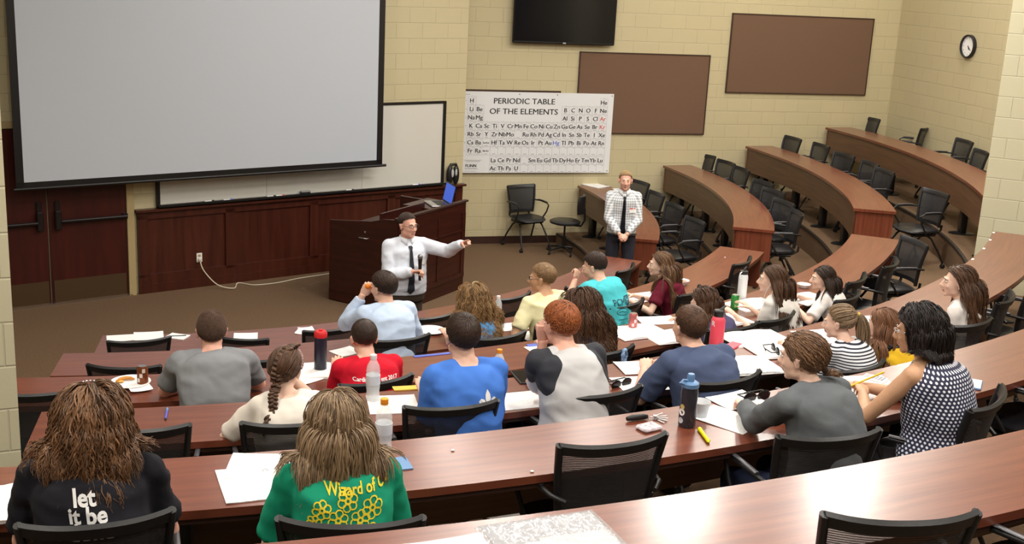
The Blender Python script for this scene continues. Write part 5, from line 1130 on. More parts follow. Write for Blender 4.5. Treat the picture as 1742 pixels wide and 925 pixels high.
# microphone held by the speaker
w = P23.W @ P23.WR[1]; hnd = (P23.W.to_3x3() @ (P23.WR[1] - P23.EL[1])).normalized(); base = w + hnd * .075
mic = empty('microphone', base, label='black handheld microphone with grey mesh head held by the pointing man', cat='microphone')
axm = (Vector((0, 0, 1)) + CF * -.12).normalized()
b = MB(); b.tube([axm * -.10, axm * -.02, axm * .09, axm * .115], [.013, .014, .019, .023], 14); b.build('handle', M['black'], mic, ang=50)
b = MB(); b.ell(axm * .138, (.026, .026, .029)); b.build('mesh_head', M['grey'], mic, smooth=True)
# shirt prints
z = P3.C7.z - .05
g = merge_geo((text_geo('let', .072, .075, 'CENTER', -.12, .03), -.012, .0), (text_geo('it be', .072, .12, 'CENTER', -.12, .03), 0, -.052), (text_geo('done', .072, .14, 'CENTER', -.12, .03), .01, -.104)); print_on(P3, g, .0, z, M['print_white'], 'white_lettering')
z = P5.C7.z - .07
print_on(P5, text_geo('Cardin', .030, None, 'CENTER', 0, .02), -.085, z + .02, M['print_white'], 'white_lettering'); print_on(P5, text_geo('ent 2017', .030, None, 'CENTER', 0, .02), .085, z + .02, M['print_white'], 'white_lettering')
z = P12.C7.z - .16
print_on(P12, text_geo('PCM', .068, .125), -.02, z + .05, M['print_navy'], 'navy_lettering')
sq_ = ([(-.032, -.034), (.032, -.034), (.032, .034), (-.032, .034)], [(0, 1, 2, 3)]); print_on(P12, sq_, .085, z + .055, M['print_navy'], 'navy_square'); print_on(P12, text_geo('H', .062, .04, bold=.03), .085, z + .055, simple('turquoise_print', srgb(90, 190, 198), .8), 'turquoise_letter', off=.004)
ov = [[(.062 * math.cos(2 * PI * i / 24), .026 * math.sin(2 * PI * i / 24)) for i in range(25)], [(-.05, -.06), (.05, -.06)], [(-.04, 0), (-.01, .006), (.02, -.004), (.045, .004)]]
print_on(P12, strip_geo(ov, .004), .0, z - .025, M['print_navy'], 'navy_oval')
# fleur-de-lis on the royal blue shirt
def leaf(pts): return (pts, [tuple(range(len(pts)))])
cl = leaf([(0, .06), (.013, .036), (.015, .014), (.008, -.008), (-.008, -.008), (-.015, .014), (-.013, .036)])
sd_ = lambda s: leaf([(s * .010, -.008), (s * .022, .014), (s * .038, .020), (s * .050, .008), (s * .046, -.010), (s * .036, -.006), (s * .038, .004), (s * .030, .002), (s * .020, -.010)][:: (1 if s > 0 else -1)])
z = P7.C7.z - .13; print_on(P7, merge_geo((cl, 0, 0), (sd_(1), 0, 0), (sd_(-1), 0, 0), (([(-.026, -.020), (.026, -.020), (.026, -.012), (-.026, -.012)], [(0, 1, 2, 3)]), 0, 0), (leaf([(-.006, -.022), (.006, -.022), (0, -.045)]), 0, 0)), .055, z, M['print_white'], 'white_fleur_de_lis')
# faded palm on the pale yellow shirt
ln = [[(0, -.06), (.004, -.02), (0, .03)]] + [[(0, .03), (.035 * math.cos(a), .03 + .03 * math.sin(a) + .01), (.062 * math.cos(a), .03 + .045 * math.sin(a) - .01)] for a in [rad(x) for x in (-20, 15, 50, 90, 130, 165, 200)]]
print_on(P9, strip_geo(ln, .010), .01, P9.C7.z - .075, M['print_green'], 'green_palm_print'); print_on(P9, strip_geo([[(-.05, 0), (.06, .004)], [(-.03, -.014), (.05, -.012)]], .007), .085, P9.C7.z - .05, M['print_gold'], 'gold_lettering')
# line drawing on the green shirt: a plain cluster of looping flowers over a path, with the words above
ln = []; rnd = random.Random(4)
def flower(cx_, cz_, r, n=6, rr_=.45):
    for i in range(n):
        a = 2 * PI * i / n + .3; c0 = (cx_ + r * .62 * math.cos(a), cz_ + r * .62 * math.sin(a)); ln.append([(c0[0] + r * rr_ * .8 * math.cos(t_), c0[1] + r * rr_ * .8 * math.sin(t_)) for t_ in [2 * PI * j / 10 for j in range(11)]])
    ln.append([(cx_ + r * .22 * math.cos(t_), cz_ + r * .22 * math.sin(t_)) for t_ in [2 * PI * j / 8 for j in range(9)]])
for fx_, fz, r in ((-.085, .05, .030), (.0, .075, .034), (.082, .045, .036), (-.035, .018, .034), (.038, .012, .034), (-.078, -.022, .030), (-.01, -.038, .034), (.075, -.03, .030), (-.03, -.095, .026), (.045, -.075, .024), (-.108, .01, .022)): flower(fx_, fz, r)
for sx in (-1, 1): ln.append([(sx * .05, -.07), (sx * .12, -.135)]); ln.append([(sx * .02, -.09), (sx * .05, -.135)])
for i in range(5): ln.append([(-.06 - .012 * i, -.085 - .011 * i), (.06 + .012 * i, -.085 - .011 * i)])
z = P4.C7.z - .125; print_on(P4, strip_geo(ln, .0042), .0, z, M['print_yellow'], 'yellow_line_print')
print_on(P4, text_geo('Wizard of Oz', .044, .23, bold=.02), .045, z + .105, M['print_yellow'], 'yellow_lettering')
# bead hairbands, headband, earphones, scrunchie
def band_on(P, name, mat, tilt=.55, k=1.16, r=.006, beads=True, span=75):
    b = MB(); prev = None
    for i in range(25):
        a = rad(-span + 2 * span * i / 24); d = Vector((math.sin(a), tilt * math.cos(a) * .75, math.cos(a) * .9)).normalized(); p_ = P.Hm @ (SC + Vector((d.x * SR.x, d.y * SR.y, d.z * SR.z)) * k)
        if beads: b.ell(p_, (r, r, r), nu=8, nv=6)
        elif prev is not None: b.tube([prev, p_], r, 6)
        prev = p_
    child(P, b, name, mat)
band_on(P3, 'bead_hairband', M['silver'], .25, 1.30, .0045); band_on(P2, 'patterned_headband', simple('pink_grey_band', srgb(150, 120, 116), .7, var=.5, vscale=80), .75, 1.12, .009, False, 95)
b = MB(); H = P16.Hm; b.tube([H @ Vector(v) for v in ((-.086, .0, -.012), (-.093, .02, -.04), (-.085, .04, -.10), (-.06, .06, -.2))], .0022, 6); child(P16, b, 'white_earphones', M['white'])
b = MB(); H = P8.Hm; b.tube([H @ Vector((.03 * math.cos(a), -.02 + .012 * math.sin(a), .135 + .016 * math.sin(a))) for a in [2 * PI * i / 14 for i in range(15)]], .005, 8); child(P8, b, 'hair_loop', M['beige'])
# orange held by the person in light blue
w = P6.W @ P6.WR[0]; d_ = (P6.W.to_3x3() @ (P6.WR[0] - P6.EL[0])).normalized(); o = empty('orange_slice', w + d_ * .085, label='orange piece of fruit held to the mouth by the person in light blue', cat='fruit')
b = MB(); b.ell((0, 0, 0), (.026, .026, .022)); b.build('peel', simple('orange_peel', srgb(236, 132, 30), .4, bump=.3, bscale=300), o, smooth=True); b = MB(); b.ell((0, 0, .021), (.005, .005, .003)); b.build('stem_end', M['print_green'], o, smooth=True)
# pencil and pens
def pen(p, d, L, r, name, cat, body, capm, label, tipm=None):
    o = empty(name, p, label=label, cat=cat); d = Vector(d).normalized()
    b = MB(); b.tube([d * (-L * .45), d * (L * .32)], r, 10); b.build('barrel', body, o, ang=50)
    b = MB(); b.tube([d * (L * .32), d * (L * .55)], r * 1.12, 10); b.build('cap', capm, o, ang=50)
    b = MB(); b.tube([d * (-L * .45), d * (-L * .52)], [r * .95, r * .2], 10); b.build('tip', tipm or M['black'], o, ang=50); return o
w = P21.W @ P21.WR[0]; d_ = (P21.W.to_3x3() @ (P21.WR[0] - P21.EL[0])).normalized(); yel = simple('pencil_yellow', srgb(232, 196, 30), .35)
pen(w + d_ * .085 + Vector((0.015, 0, .03)), CR * .9 + Vector((0, 0, .42)), .17, .0045, 'pencil', 'pencil', yel, yel, 'yellow pencil in the writing hand of the person in the polka dot top')
# ================================================================= THINGS ON THE DESKS
STK = {}
def ori(px, py, k, rot=0):
    p = at(px, py, ZD(k)); return p, math.atan2(CY - p.y, CX - p.x) - PI / 2 + rad(rot)
def pmat():
    m, t, b = nt('printed_paper'); tc = t.nodes.new('ShaderNodeTexCoord'); w = t.nodes.new('ShaderNodeTexWave'); w.bands_direction = 'Y'; w.inputs['Scale'].default_value = 24; lk(t, tc.outputs['Object'], w.inputs[0])
    n = t.nodes.new('ShaderNodeTexNoise'); n.inputs['Scale'].default_value = 45; lk(t, tc.outputs['Object'], n.inputs[0]); mu = t.nodes.new('ShaderNodeMath'); mu.operation = 'MULTIPLY'; lk(t, w.outputs['Fac'], mu.inputs[0]); lk(t, n.outputs[0], mu.inputs[1])
    r = t.nodes.new('ShaderNodeValToRGB'); r.color_ramp.elements[0].position = .42; r.color_ramp.elements[0].color = (.86, .86, .85, 1); r.color_ramp.elements[1].position = .62; r.color_ramp.elements[1].color = (.62, .62, .63, 1); lk(t, mu.outputs[0], r.inputs[0]); lk(t, r.outputs[0], b.inputs['Base Color']); b.inputs['Roughness'].default_value = .75; return m
M['print'] = pmat()
def sheet(px, py, k, rot, label, w=.216, h=.279, z=0.0, curl=.004, mat='print', name='paper_sheet', n=1, group='loose white papers on the desks'):
    p, rz = ori(px, py, k, rot); b = MB(); nx, ny = 8, 8; rnd = random.Random(int(px * 7 + py)); ph = rnd.uniform(0, 6)
    T_ = .0012 + .0006 * n
    def g(i, j, top): x = -w / 2 + w * i / nx; y = -h / 2 + h * j / ny; return (x, y, .0006 + curl * (abs(2 * i / nx - 1) ** 3) * (.5 + .5 * math.sin(ph + j * .5)) + (T_ if top else 0))
    vs = [g(i, j, 1) for j in range(ny + 1) for i in range(nx + 1)] + [g(i, j, 0) for j in range(ny + 1) for i in range(nx + 1)]; N_ = (nx + 1) * (ny + 1); fs = []
    for j in range(ny):
        for i in range(nx): a = j * (nx + 1) + i; fs.append((a, a + 1, a + nx + 2, a + nx + 1)); fs.append((N_ + a, N_ + a + nx + 1, N_ + a + nx + 2, N_ + a + 1))
    rim = [i for i in range(nx + 1)] + [(j * (nx + 1) + nx) for j in range(1, ny + 1)] + [ny * (nx + 1) + i for i in range(nx - 1, -1, -1)] + [j * (nx + 1) for j in range(ny - 1, 0, -1)]
    for a, b_ in zip(rim, rim[1:] + rim[:1]): fs.append((a, N_ + a, N_ + b_, b_))
    b.add(vs, fs); o = b.build(name, M[mat], smooth=False); o.location = (p.x, p.y, ZD(k) + z); o.rotation_euler.z = rz; return tag(o, label, 'paper', group)
def book(px, py, k, rot, label, w=.42, h=.28, z=0.0, th=.012, cover='paper', group='open white workbooks on the desks'):
    p, rz = ori(px, py, k, rot); o = empty('open_workbook', (p.x, p.y, ZD(k) + z), rz, label, 'book', group)
    for s in (-1, 1):
        rs = []
        for j in range(9):
            f = j / 8; x = s * w / 2 * f; zz = th * (.35 + .65 * math.sin(PI * min(1, f * 1.15 + .08)) ** .7) if f < 1 else th * .3
            rs.append([(x, -h / 2, .002), (x, h / 2, .002), (x, h / 2, .003 + zz), (x, -h / 2, .003 + zz)])
        b = MB(); b.rings(rs); b.build('page_block', M['print'], o, ang=30)
    b = MB(); b.box((0, 0, .001), (w + .008, h + .008, .002)); b.build('cover', M[cover], o); return o
def lathe_thing(px, py, k, name, label, cat, parts, group=None, z=0.0):
    p, rz = ori(px, py, k); o = empty(name, (p.x, p.y, ZD(k) + z), rz, label, cat, group)
    for pn, prof, mat in parts: b = MB(); b.lathe(prof, seg=24); b.build(pn, mat, o, ang=35)
    return o
M['clear'] = simple('clear_plastic', (.85, .88, .9), .08, alpha=.38); M['water'] = simple('water', (.75, .78, .8), .1, alpha=.25)
M['orangecap'] = simple('orange_cap', srgb(238, 150, 32), .4); M['whitecap'] = simple('white_cap', (.8, .8, .8), .4); M['lab'] = simple('pale_label', srgb(200, 206, 214), .5)
bottle_prof = [(0, 0), (.030, .0), (.033, .006), (.033, .03), (.030, .05), (.033, .07), (.033, .12), (.031, .135), (.033, .15), (.029, .175), (.016, .20), (.0125, .205), (.0125, .212), (0, .212)]
def bottle(px, py, k, label, cap, sc=1.0, name='drink_bottle', lab=True):
    pr = [(r * sc, z_ * sc) for r, z_ in bottle_prof]
    parts = [('body', pr, M['clear']), ('contents', [(0, .003 * sc)] + [(r * .93 - .0005, z_) for r, z_ in pr[2:8]] + [(0, .136 * sc)], M['water']), ('cap', [(.0145 * sc, .205 * sc), (.0155 * sc, .207 * sc), (.0155 * sc, .228 * sc), (0, .229 * sc)], cap)]
    if lab: parts.append(('label', [(.0335 * sc, .085 * sc), (.0338 * sc, .087 * sc), (.0338 * sc, .128 * sc), (.0335 * sc, .13 * sc)], M['lab']))
    return lathe_thing(px, py, k, name, label, 'bottle', parts, 'plastic drink bottles')
bottle(634, 681, 3, 'clear water bottle with white cap in front of the red T-shirt', M['whitecap'], 1.12); bottle(652, 771, 4, 'clear bottle with orange cap beside the green T-shirt', M['orangecap'], 1.05); bottle(847, 657, 3, 'clear bottle with orange cap right of the royal blue T-shirt', M['orangecap'], .95)
bottle(846, 548, 1, 'clear bottle with white cap half hidden behind the curly hair', M['whitecap'], 1.0, lab=False)
can_prof = [(0, .004), (.022, .002), (.026, .0), (.033, .012), (.033, .108), (.028, .118), (.0265, .122), (.025, .118), (0, .117)]
def can(px, py, k, label, col, col2):
    m = simple('can_' + label.split()[0], srgb(*col), .3, metal=.4); m2 = simple('can_art_' + label.split()[0], srgb(*col2), .35)
    o = lathe_thing(px, py, k, 'soda_can', label, 'can', [('body', can_prof, m), ('lid', [(.0262, .1215), (.0255, .1185), (0, .1178)], M['silver'])], 'soda cans'); b = MB()
    for i in range(3): a0 = -2.6 + i * .5; b.rings([[((.0336) * math.cos(a0 + da + j * .02), .0336 * math.sin(a0 + da + j * .02), z_) for z_ in (.025 + .03 * i, .05 + .03 * i)] for j, da in enumerate([.0, .12, .24, .36, .48])], cap=False, closed=False)
    b.build('emblem', m2, o, smooth=True); b = MB(); b.rbox((0, .008, .1195), (.014, .022, .0015), .0005); b.build('pull_tab', M['silver'], o); return o
can(243, 654, 2, 'brown and white soda can on the paper plate at far left', (122, 66, 36), (225, 215, 205)); can(1076, 559, 2, 'pink and dark red soda can on the third desk, centre', (196, 110, 112), (235, 215, 215)); can(1249, 526, 2, 'green soda can beside the white bottle', (60, 150, 74), (160, 215, 140))
# water flasks
M['navybottle'] = simple('navy_bottle', srgb(34, 36, 52), .3); M['redlid'] = simple('red_lid', srgb(206, 40, 44), .4); M['coral'] = simple('coral_steel', srgb(226, 76, 96), .4); M['whitesteel'] = simple('white_steel', srgb(228, 230, 234), .35); M['smoke'] = simple('smoky_plastic', srgb(52, 50, 58), .12, alpha=.93); M['bluelid'] = simple('blue_grey_lid', srgb(96, 134, 178), .4)
lathe_thing(545, 630, 2, 'water_flask', 'tall dark navy flask with red lid between the braid and the red T-shirt', 'bottle', [('body', [(0, 0), (.038, 0), (.040, .006), (.040, .225), (0, .226)], M['navybottle']), ('lid', [(.040, .226), (.042, .230), (.042, .252), (.034, .266), (0, .268)], M['redlid']), ('spout_button', [(.012, .266), (.012, .276), (0, .277)], M['redlid'])])
o = lathe_thing(1217, 597, 3, 'water_flask', 'coral pink steel flask with black lid beside the navy polo shirt', 'bottle', [('body', [(0, 0), (.042, 0), (.044, .006), (.044, .20), (.036, .222), (.030, .228), (0, .229)], M['coral']), ('lid', [(.032, .228), (.034, .232), (.034, .262), (.028, .268), (0, .268)], M['black'])])
b = MB(); b.tube([(.0, 0, .262), (.03, 0, .278), (.05, 0, .285)], .009, 8, .6); b.build('lid_strap', M['black'], o, ang=50)
b = MB(); vs, fs = text_geo('R', .05, None, bold=.02); b.add([(-.0455 * math.cos(v[0] / .0455), -.0455 * math.cos(v[0] / .0455) if 0 else v[0], 0) for v in vs], fs) if 0 else None
vs, fs = text_geo('R', .045, None, bold=.02); b = MB(); ang0 = math.atan2(-o.location.y, -o.location.x) - o.rotation_euler.z - .7; b.add([(.0448 * math.cos(ang0 + v[0] / .0448), .0448 * math.sin(ang0 + v[0] / .0448), .185 + v[1]) for v in vs], fs); b.build('white_mark', M['print_white'], o)
o = lathe_thing(1261, 508, 2, 'water_flask', 'white steel flask with black lid and loop on the third desk', 'bottle', [('body', [(0, 0), (.036, 0), (.038, .006), (.038, .19), (.032, .21), (0, .212)], M['whitesteel']), ('lid', [(.031, .21), (.033, .213), (.033, .238), (0, .241)], M['black'])])
b = MB(); b.tube([(-.03, 0, .232), (-.055, 0, .225), (-.058, 0, .19), (-.040, 0, .175)], .005, 8); b.build('carry_loop', M['white'], o, ang=50); b = MB(); b.tube([(0, 0, .24), (.02, 0, .262), (.035, 0, .262)], .007, 8); b.build('straw_spout', M['black'], o, ang=50)
o = lathe_thing(1168, 724, 4, 'water_flask', 'smoky grey bottle with pale blue lid and stickers on the fifth desk', 'bottle', [('body', [(0, 0), (.036, 0), (.039, .006), (.040, .06), (.037, .11), (.039, .16), (.036, .185), (0, .187)], M['smoke']), ('lid', [(.036, .185), (.039, .188), (.039, .205), (.028, .213), (0, .214)], M['bluelid']), ('spout', [(.016, .213), (.017, .240), (.014, .247), (0, .248)], M['bluelid'])])
b = MB(); b.tube([(.0, .0, .212), (-.04, 0, .222), (-.055, 0, .212), (-.04, 0, .203)], .006, 8); b.build('carry_loop', M['bluelid'], o, ang=50)
a0 = math.atan2(-o.location.y, -o.location.x) - o.rotation_euler.z
for i, (da, z_, r_, m_) in enumerate(((-.75, .075, .017, 'paper'), (-.8, .035, .014, 'lab'), (-.7, .1, .012, 'print_gold'))):
    b = MB(); n_ = 16; b.add([(.0412 * math.cos(a0 + da + r_ * math.cos(2 * PI * j / n_) / .041), .0412 * math.sin(a0 + da + r_ * math.cos(2 * PI * j / n_) / .041), z_ + r_ * math.sin(2 * PI * j / n_)) for j in range(n_)], [tuple(range(n_))]); b.build('sticker', M[m_], o)
o = lathe_thing(1190, 708, 4, 'plastic_cup', 'small clear cup of food behind the smoky grey bottle', 'cup', [('cup', [(0, 0), (.032, 0), (.044, .07), (.046, .075), (.043, .072), (.031, .004), (0, .004)], M['lab']), ('food', [(0, .004), (.031, .006), (.037, .045), (0, .05)], simple('crisps', srgb(196, 160, 110), .8, bump=.5, bscale=80))])
# plates, napkin, bowl
plate_prof = [(0, .003), (.075, .003), (.088, .010), (.118, .016), (.120, .018), (.118, .019), (.088, .013), (.075, .006), (0, .006)]
o = lathe_thing(222, 653, 2, 'paper_plate', 'white paper plate with pizza crust at far left of the third desk', 'plate', [('plate', plate_prof, M['paper'])], 'paper plates'); 
p, rz = ori(214, 651, 2); f = empty('pizza_crust', (p.x, p.y, ZD(2) + .008), rz, 'half eaten pizza crust on the leftmost paper plate', 'food'); b = MB(); b.tube([(-.05, -.02, .01), (-.03, .012, .014), (.0, .028, .014), (.03, .026, .012), (.05, .018, .008)], [.010, .013, .014, .012, .006], 10, .8); b.build('crust', simple('baked_crust', srgb(206, 140, 62), .7, bump=.6, bscale=90), f, smooth=True); b = MB(); b.ell((-.03, -.012, .008), (.022, .016, .006)); b.build('cheese', simple('cheese', srgb(226, 170, 70), .5), f, smooth=True)
sheet(238, 662, 2, 14, 'crumpled white napkin lying against the leftmost paper plate', .13, .13, .010, .006, name='paper_napkin', group='napkin')
lathe_thing(733, 564, 1, 'paper_plate', 'empty white paper plate beside the person in light blue', 'plate', [('plate', plate_prof, M['paper'])], 'paper plates')
lathe_thing(1160, 484, 1, 'paper_bowl', 'white paper bowl beside the maroon shirt', 'bowl', [('bowl', [(0, .002), (.04, .002), (.066, .04), (.070, .044), (.068, .046), (.062, .04), (.038, .006), (0, .006)], M['paper']), ('soup', [(0, .03), (.055, .031), (0, .033)], simple('brown_food', srgb(150, 96, 56), .5))], 'paper bowls')
lathe_thing(1367, 489, 2, 'paper_bowl', 'white paper bowl in front of the second white-shirted person', 'bowl', [('bowl', [(0, .002), (.035, .002), (.055, .03), (.058, .033), (.05, .03), (.033, .005), (0, .005)], M['paper'])], 'paper bowls')
# papers and workbooks
for (x, y, k, r, w, h, z_, lab) in [(205, 575, 0, 8, .22, .17, 0, 'white sheet at the left end of the front desk'), (253, 572, 0, 4, .24, .22, .003, 'larger white sheet just right of the leftmost sheet'), (418, 572, 0, -10, .20, .18, 0, 'white sheet seen behind the turned chair at the front desk'),
   (589, 598, 1, 20, .2, .17, 0, 'white sheet in front of the red T-shirt on the second desk'), (868, 556, 1, -12, .26, .2, 0, 'white sheet left of the pale yellow T-shirt'), (903, 571, 1, -4, .2, .2, .002, 'white sheet tucked beside the elbow of the yellow T-shirt'), (1098, 503, 1, -20, .24, .2, 0, 'white sheet under the hand of the maroon shirt'), (1078, 512, 1, -15, .2, .16, .003, 'white sheet beside the turquoise T-shirt'),
   (930, 597, 2, -8, .24, .24, 0, 'white sheet beside the red-haired person'), (1118, 545, 2, -24, .30, .2, 0, 'white sheets beside the pink can'), (1200, 541, 2, -10, .26, .22, .003, 'white sheet in front of the bob-haired person'), (524, 641, 2, 30, .24, .2, .002, 'white sheet beside the head with the braid'),
   (877, 682, 3, -4, .32, .24, 0, 'wide white sheet between the royal blue and two-tone shirts'), (668, 688, 3, -10, .26, .26, 0, 'white sheet left of the royal blue T-shirt'), (1088, 626, 3, -16, .26, .22, .003, 'upper white sheet left of the navy polo'), (1088, 653, 3, -12, .28, .24, 0, 'lower white sheet left of the navy polo'), (1392, 573, 3, -20, .26, .28, 0, 'white sheet in front of the striped shirt'), (1480, 545, 3, -26, .26, .2, 0, 'white sheet in front of the mustard top'),
   (445, 795, 4, -14, .26, .24, .004, 'upper white sheet left of the green T-shirt'), (1238, 714, 4, 22, .22, .28, 0, 'white sheet beside the yellow highlighter'), (1253, 682, 4, 4, .24, .18, .003, 'white sheet under the hand of the grey fleece'), (1438, 668, 4, -4, .30, .24, 0, 'white sheet under the writing hand of the polka dot top'), (1478, 652, 4, -20, .24, .2, .003, 'white sheet beyond the writing hand'), (768, 945, 5, 4, .25, .2, 0, 'sheet cut by the bottom edge of the photo')]:
    sheet(x, y, k, r, 'plain ' + lab, w, h, z_)
o = sheet(432, 823, 4, 4, 'stack of white papers with a small round emblem left of the green T-shirt', .25, .30, 0, .003, n=5)
b = MB(); b.tube([(.06 + .010 * math.cos(a), .10 + .010 * math.sin(a), .0062) for a in [2 * PI * i / 12 for i in range(13)]], .0014, 5); b.build('round_emblem', M['ink'], o)
book(568, 632, 2, -18, 'open white workbook beside the navy flask', cover='greyink'); book(12, 858, 4, 14, 'open white workbook cut by the left edge of the photo', .40, .30, cover='greyink')
book(1085, 566, 2, -8, 'open white workbook under the pink can', .42, .28, .004); book(1145, 573, 2, -14, 'open white workbook in front of the short-haired navy polo', .40, .27); book(1282, 519, 2, -14, 'open white workbook in front of the person with earphones', .42, .27); book(1232, 546, 2, -12, 'open white workbook with a phone on it', .40, .26); book(1375, 509, 2, -10, 'open white workbook with a black case on it', .36, .26, .002)
book(1262, 624, 3, -16, 'open white workbook right of the navy polo', .44, .30, .002); book(1285, 576, 3, -14, 'open white workbook beyond the coral flask', .42, .27); book(1328, 597, 3, -18, 'open white workbook left of the striped shirt', .40, .28, .005)
o = sheet(302, 573, 0, -30, 'small white notebook with a pen on the front desk, left of the grey T-shirt', .17, .13, 0, .002, n=10, name='notebook', group='notebooks'); pen(o.location + Vector((0, 0, .011)), (1, .3, 0), .13, .004, 'pen', 'pen', M['black'], M['black'], 'black pen lying on the small white notebook')
for i in range(4): sheet(516 + i * 1.5, 566 - i * 1.4, 0, -30 + i * 9, 'white folded leaflet on the front desk, %s of the small fan' % ['lowest', 'second from below', 'third from below', 'topmost'][i], .13, .10, .003 * i + .001, .008, name='leaflet', group='fan of leaflets on the front desk', n=2)
M['yellowpad'] = simple('yellow_pad', srgb(212, 180, 70), .6); M['bluefolder'] = simple('blue_folder', srgb(80, 100, 190), .5); M['purple'] = simple('blue_violet_plastic', srgb(90, 90, 190), .4)
sheet(692, 661, 3, -6, 'yellow notepad peeking out left of the royal blue T-shirt', .15, .06, 0, .001, 'yellowpad', 'notepad', 8, 'notepads'); sheet(921, 586, 2, -6, 'thin blue folder under the sheet beside the red-haired person', .22, .05, 0, .001, 'bluefolder', 'folder', 4, 'folders'); sheet(735, 604, 2, -2, 'thin blue folder at the back edge of the third desk', .26, .03, 0, .001, 'bluefolder', 'folder', 4, 'folders'); sheet(676, 790, 4, 0, 'blue folder corner beside the green shoulder', .10, .12, 0, .001, 'bluelid', 'folder', 6, 'folders')
# phones, cases, small items
def slab(px, py, k, rot, name, cat, label, w, h, t_, m1, m2, z=0.0):
    p, rz = ori(px, py, k, rot); o = empty(name, (p.x, p.y, ZD(k) + z), rz, label, cat); b = MB(); b.rbox((0, 0, t_ / 2), (w, h, t_), .004); b.build('case', m1, o); b = MB(); b.rbox((0, 0, t_ + .0006), (w * .88, h * .92, .0016), .0005); b.build('screen', m2, o); return o
slab(897, 642, 3, -10, 'tablet', 'tablet', 'black tablet lying left of the black sleeve on the fourth desk', .15, .21, .009, M['black'], M['tvglass']); slab(1246, 589, 3, -70, 'smartphone', 'phone', 'coral smartphone lying right of the coral flask', .075, .15, .009, M['coral'], M['coral']); slab(1236, 552, 2, -80, 'smartphone', 'phone', 'grey smartphone lying on the open workbook of the third desk', .07, .14, .008, M['grey'], M['greyink'], .016); slab(1657, 655, 4, -60, 'smartphone', 'phone', 'white smartphone with blue edge right of the polka dot top', .075, .15, .010, M['bluelid'], M['whitesteel'])
def case(px, py, k, label, rot=0, z=.002, sc=1.0):
    p, rz = ori(px, py, k, rot); o = empty('sunglasses', (p.x, p.y, ZD(k) + z), rz, label, 'sunglasses', 'black folded sunglasses on the papers')
    b = MB()
    for s in (-1, 1): b.ell((s * .033 * sc, 0, .014), (.031 * sc, .006, .022 * sc))
    b.tube([(-.008, 0, .02), (.008, 0, .02)], .004, 8); b.build('lenses', M['tvglass'], o, smooth=True)
    b = MB(); b.tube([(-.062 * sc, .0, .022), (-.06 * sc, .05, .018), (.02, .06, .012)], .0035, 6); b.tube([(.062 * sc, .0, .022), (.06 * sc, .055, .018), (-.02, .068, .012)], .0035, 6); b.build('temples', M['black'], o, smooth=True); return o
case(1057, 657, 3, 'black folded sunglasses on the papers left of the navy polo', 10, .003, 1.25); case(1318, 603, 3, 'black folded sunglasses on the workbook left of the striped shirt', 60, .02, 1.25); case(1352, 511, 2, 'black folded sunglasses on the workbook of the second white-shirted person', 40, .02, 1.2); case(1287, 681, 4, 'black folded sunglasses beside the cuff of the grey fleece', 0, .006, 1.3)
p, rz = ori(283, 706, 3, 0); pen(Vector((p.x, p.y, ZD(3) + .006)), at(284, 697, ZD(3)) - at(281, 716, ZD(3)), .14, .006, 'pen', 'pen', M['purple'], M['bluelid'], 'blue pen lying alone on the left part of the fourth desk')
hl_ = simple('highlighter_yellow', srgb(226, 226, 20), .35); p, rz = ori(1198, 744, 4, 0); pen(Vector((p.x, p.y, ZD(4) + .009)), at(1191, 734, ZD(4)) - at(1206, 755, ZD(4)), .14, .009, 'highlighter', 'highlighter', hl_, hl_, 'bright yellow highlighter on the fifth desk right of the smoky bottle', hl_)
p, rz = ori(165, 597, 0, 0)
# keys and pouch
p, rz = ori(1094, 714, 4, 0); o = empty('key_ring', (p.x, p.y, ZD(4)), rz, 'bunch of keys with a black fob on the fifth desk', 'keys')
b = MB(); b.tube([(-.085, .004, .014), (-.06, .004, .016), (-.0, .0, .016), (.02, -.002, .014)], [.009, .014, .014, .01], 12); b.build('black_fob', M['black'], o, smooth=True)
b = MB(); b.tube([(.04 + .016 * math.cos(a), -.004 + .016 * math.sin(a), .006) for a in [2 * PI * i / 16 for i in range(17)]], .0016, 6); b.build('split_ring', M['silver'], o, smooth=True)
for i, a in enumerate((-75, -50, -30, -8, 20)):
    b = MB(); Mx = Matrix.Translation((.05, -.01, .004 + .0025 * i)) @ Matrix.Rotation(rad(a), 4, 'Z'); b.lathe([(0, 0), (.011, 0), (.011, .002), (0, .002)], (.012, 0, 0), 14, Mx); b.box((.042, 0, .001), (.045, .007, .002), Mx); b.box((.05, -.004, .001), (.012, .004, .002), Mx); b.build('key', M['silver'], o)
p, rz = ori(1104, 730, 4, 8); o = empty('coin_pouch', (p.x, p.y, ZD(4)), rz, 'small patterned white pouch beside the keys', 'pouch'); b = MB(); b.rbox((0, 0, .009), (.105, .075, .016), .007); b.build('pouch', simple('patterned_cloth', srgb(196, 184, 190), .7, var=.5, vscale=60), o, ang=40); b = MB(); b.box((0, .03, .0178), (.09, .004, .002)); b.build('zip', M['silver'], o)
# pencil sharpener / white eraser by the polka dot top
p, rz = ori(1488, 647, 4, 20); o = empty('calculator', (p.x, p.y, ZD(4) + .004), rz, 'small white calculator beyond the writing hand', 'calculator'); b = MB(); b.rbox((0, 0, .007), (.075, .12, .013), .005); b.build('case', M['whitesteel'], o); b = MB(); b.box((0, .038, .0142), (.06, .025, .001)); b.build('display', M['grey'], o)
b = MB()
for i in range(4):
    for j in range(4): b.box((-.024 + .016 * i, -.042 + .016 * j, .0148), (.011, .011, .002))
b.build('keypad', M['grey'], o)
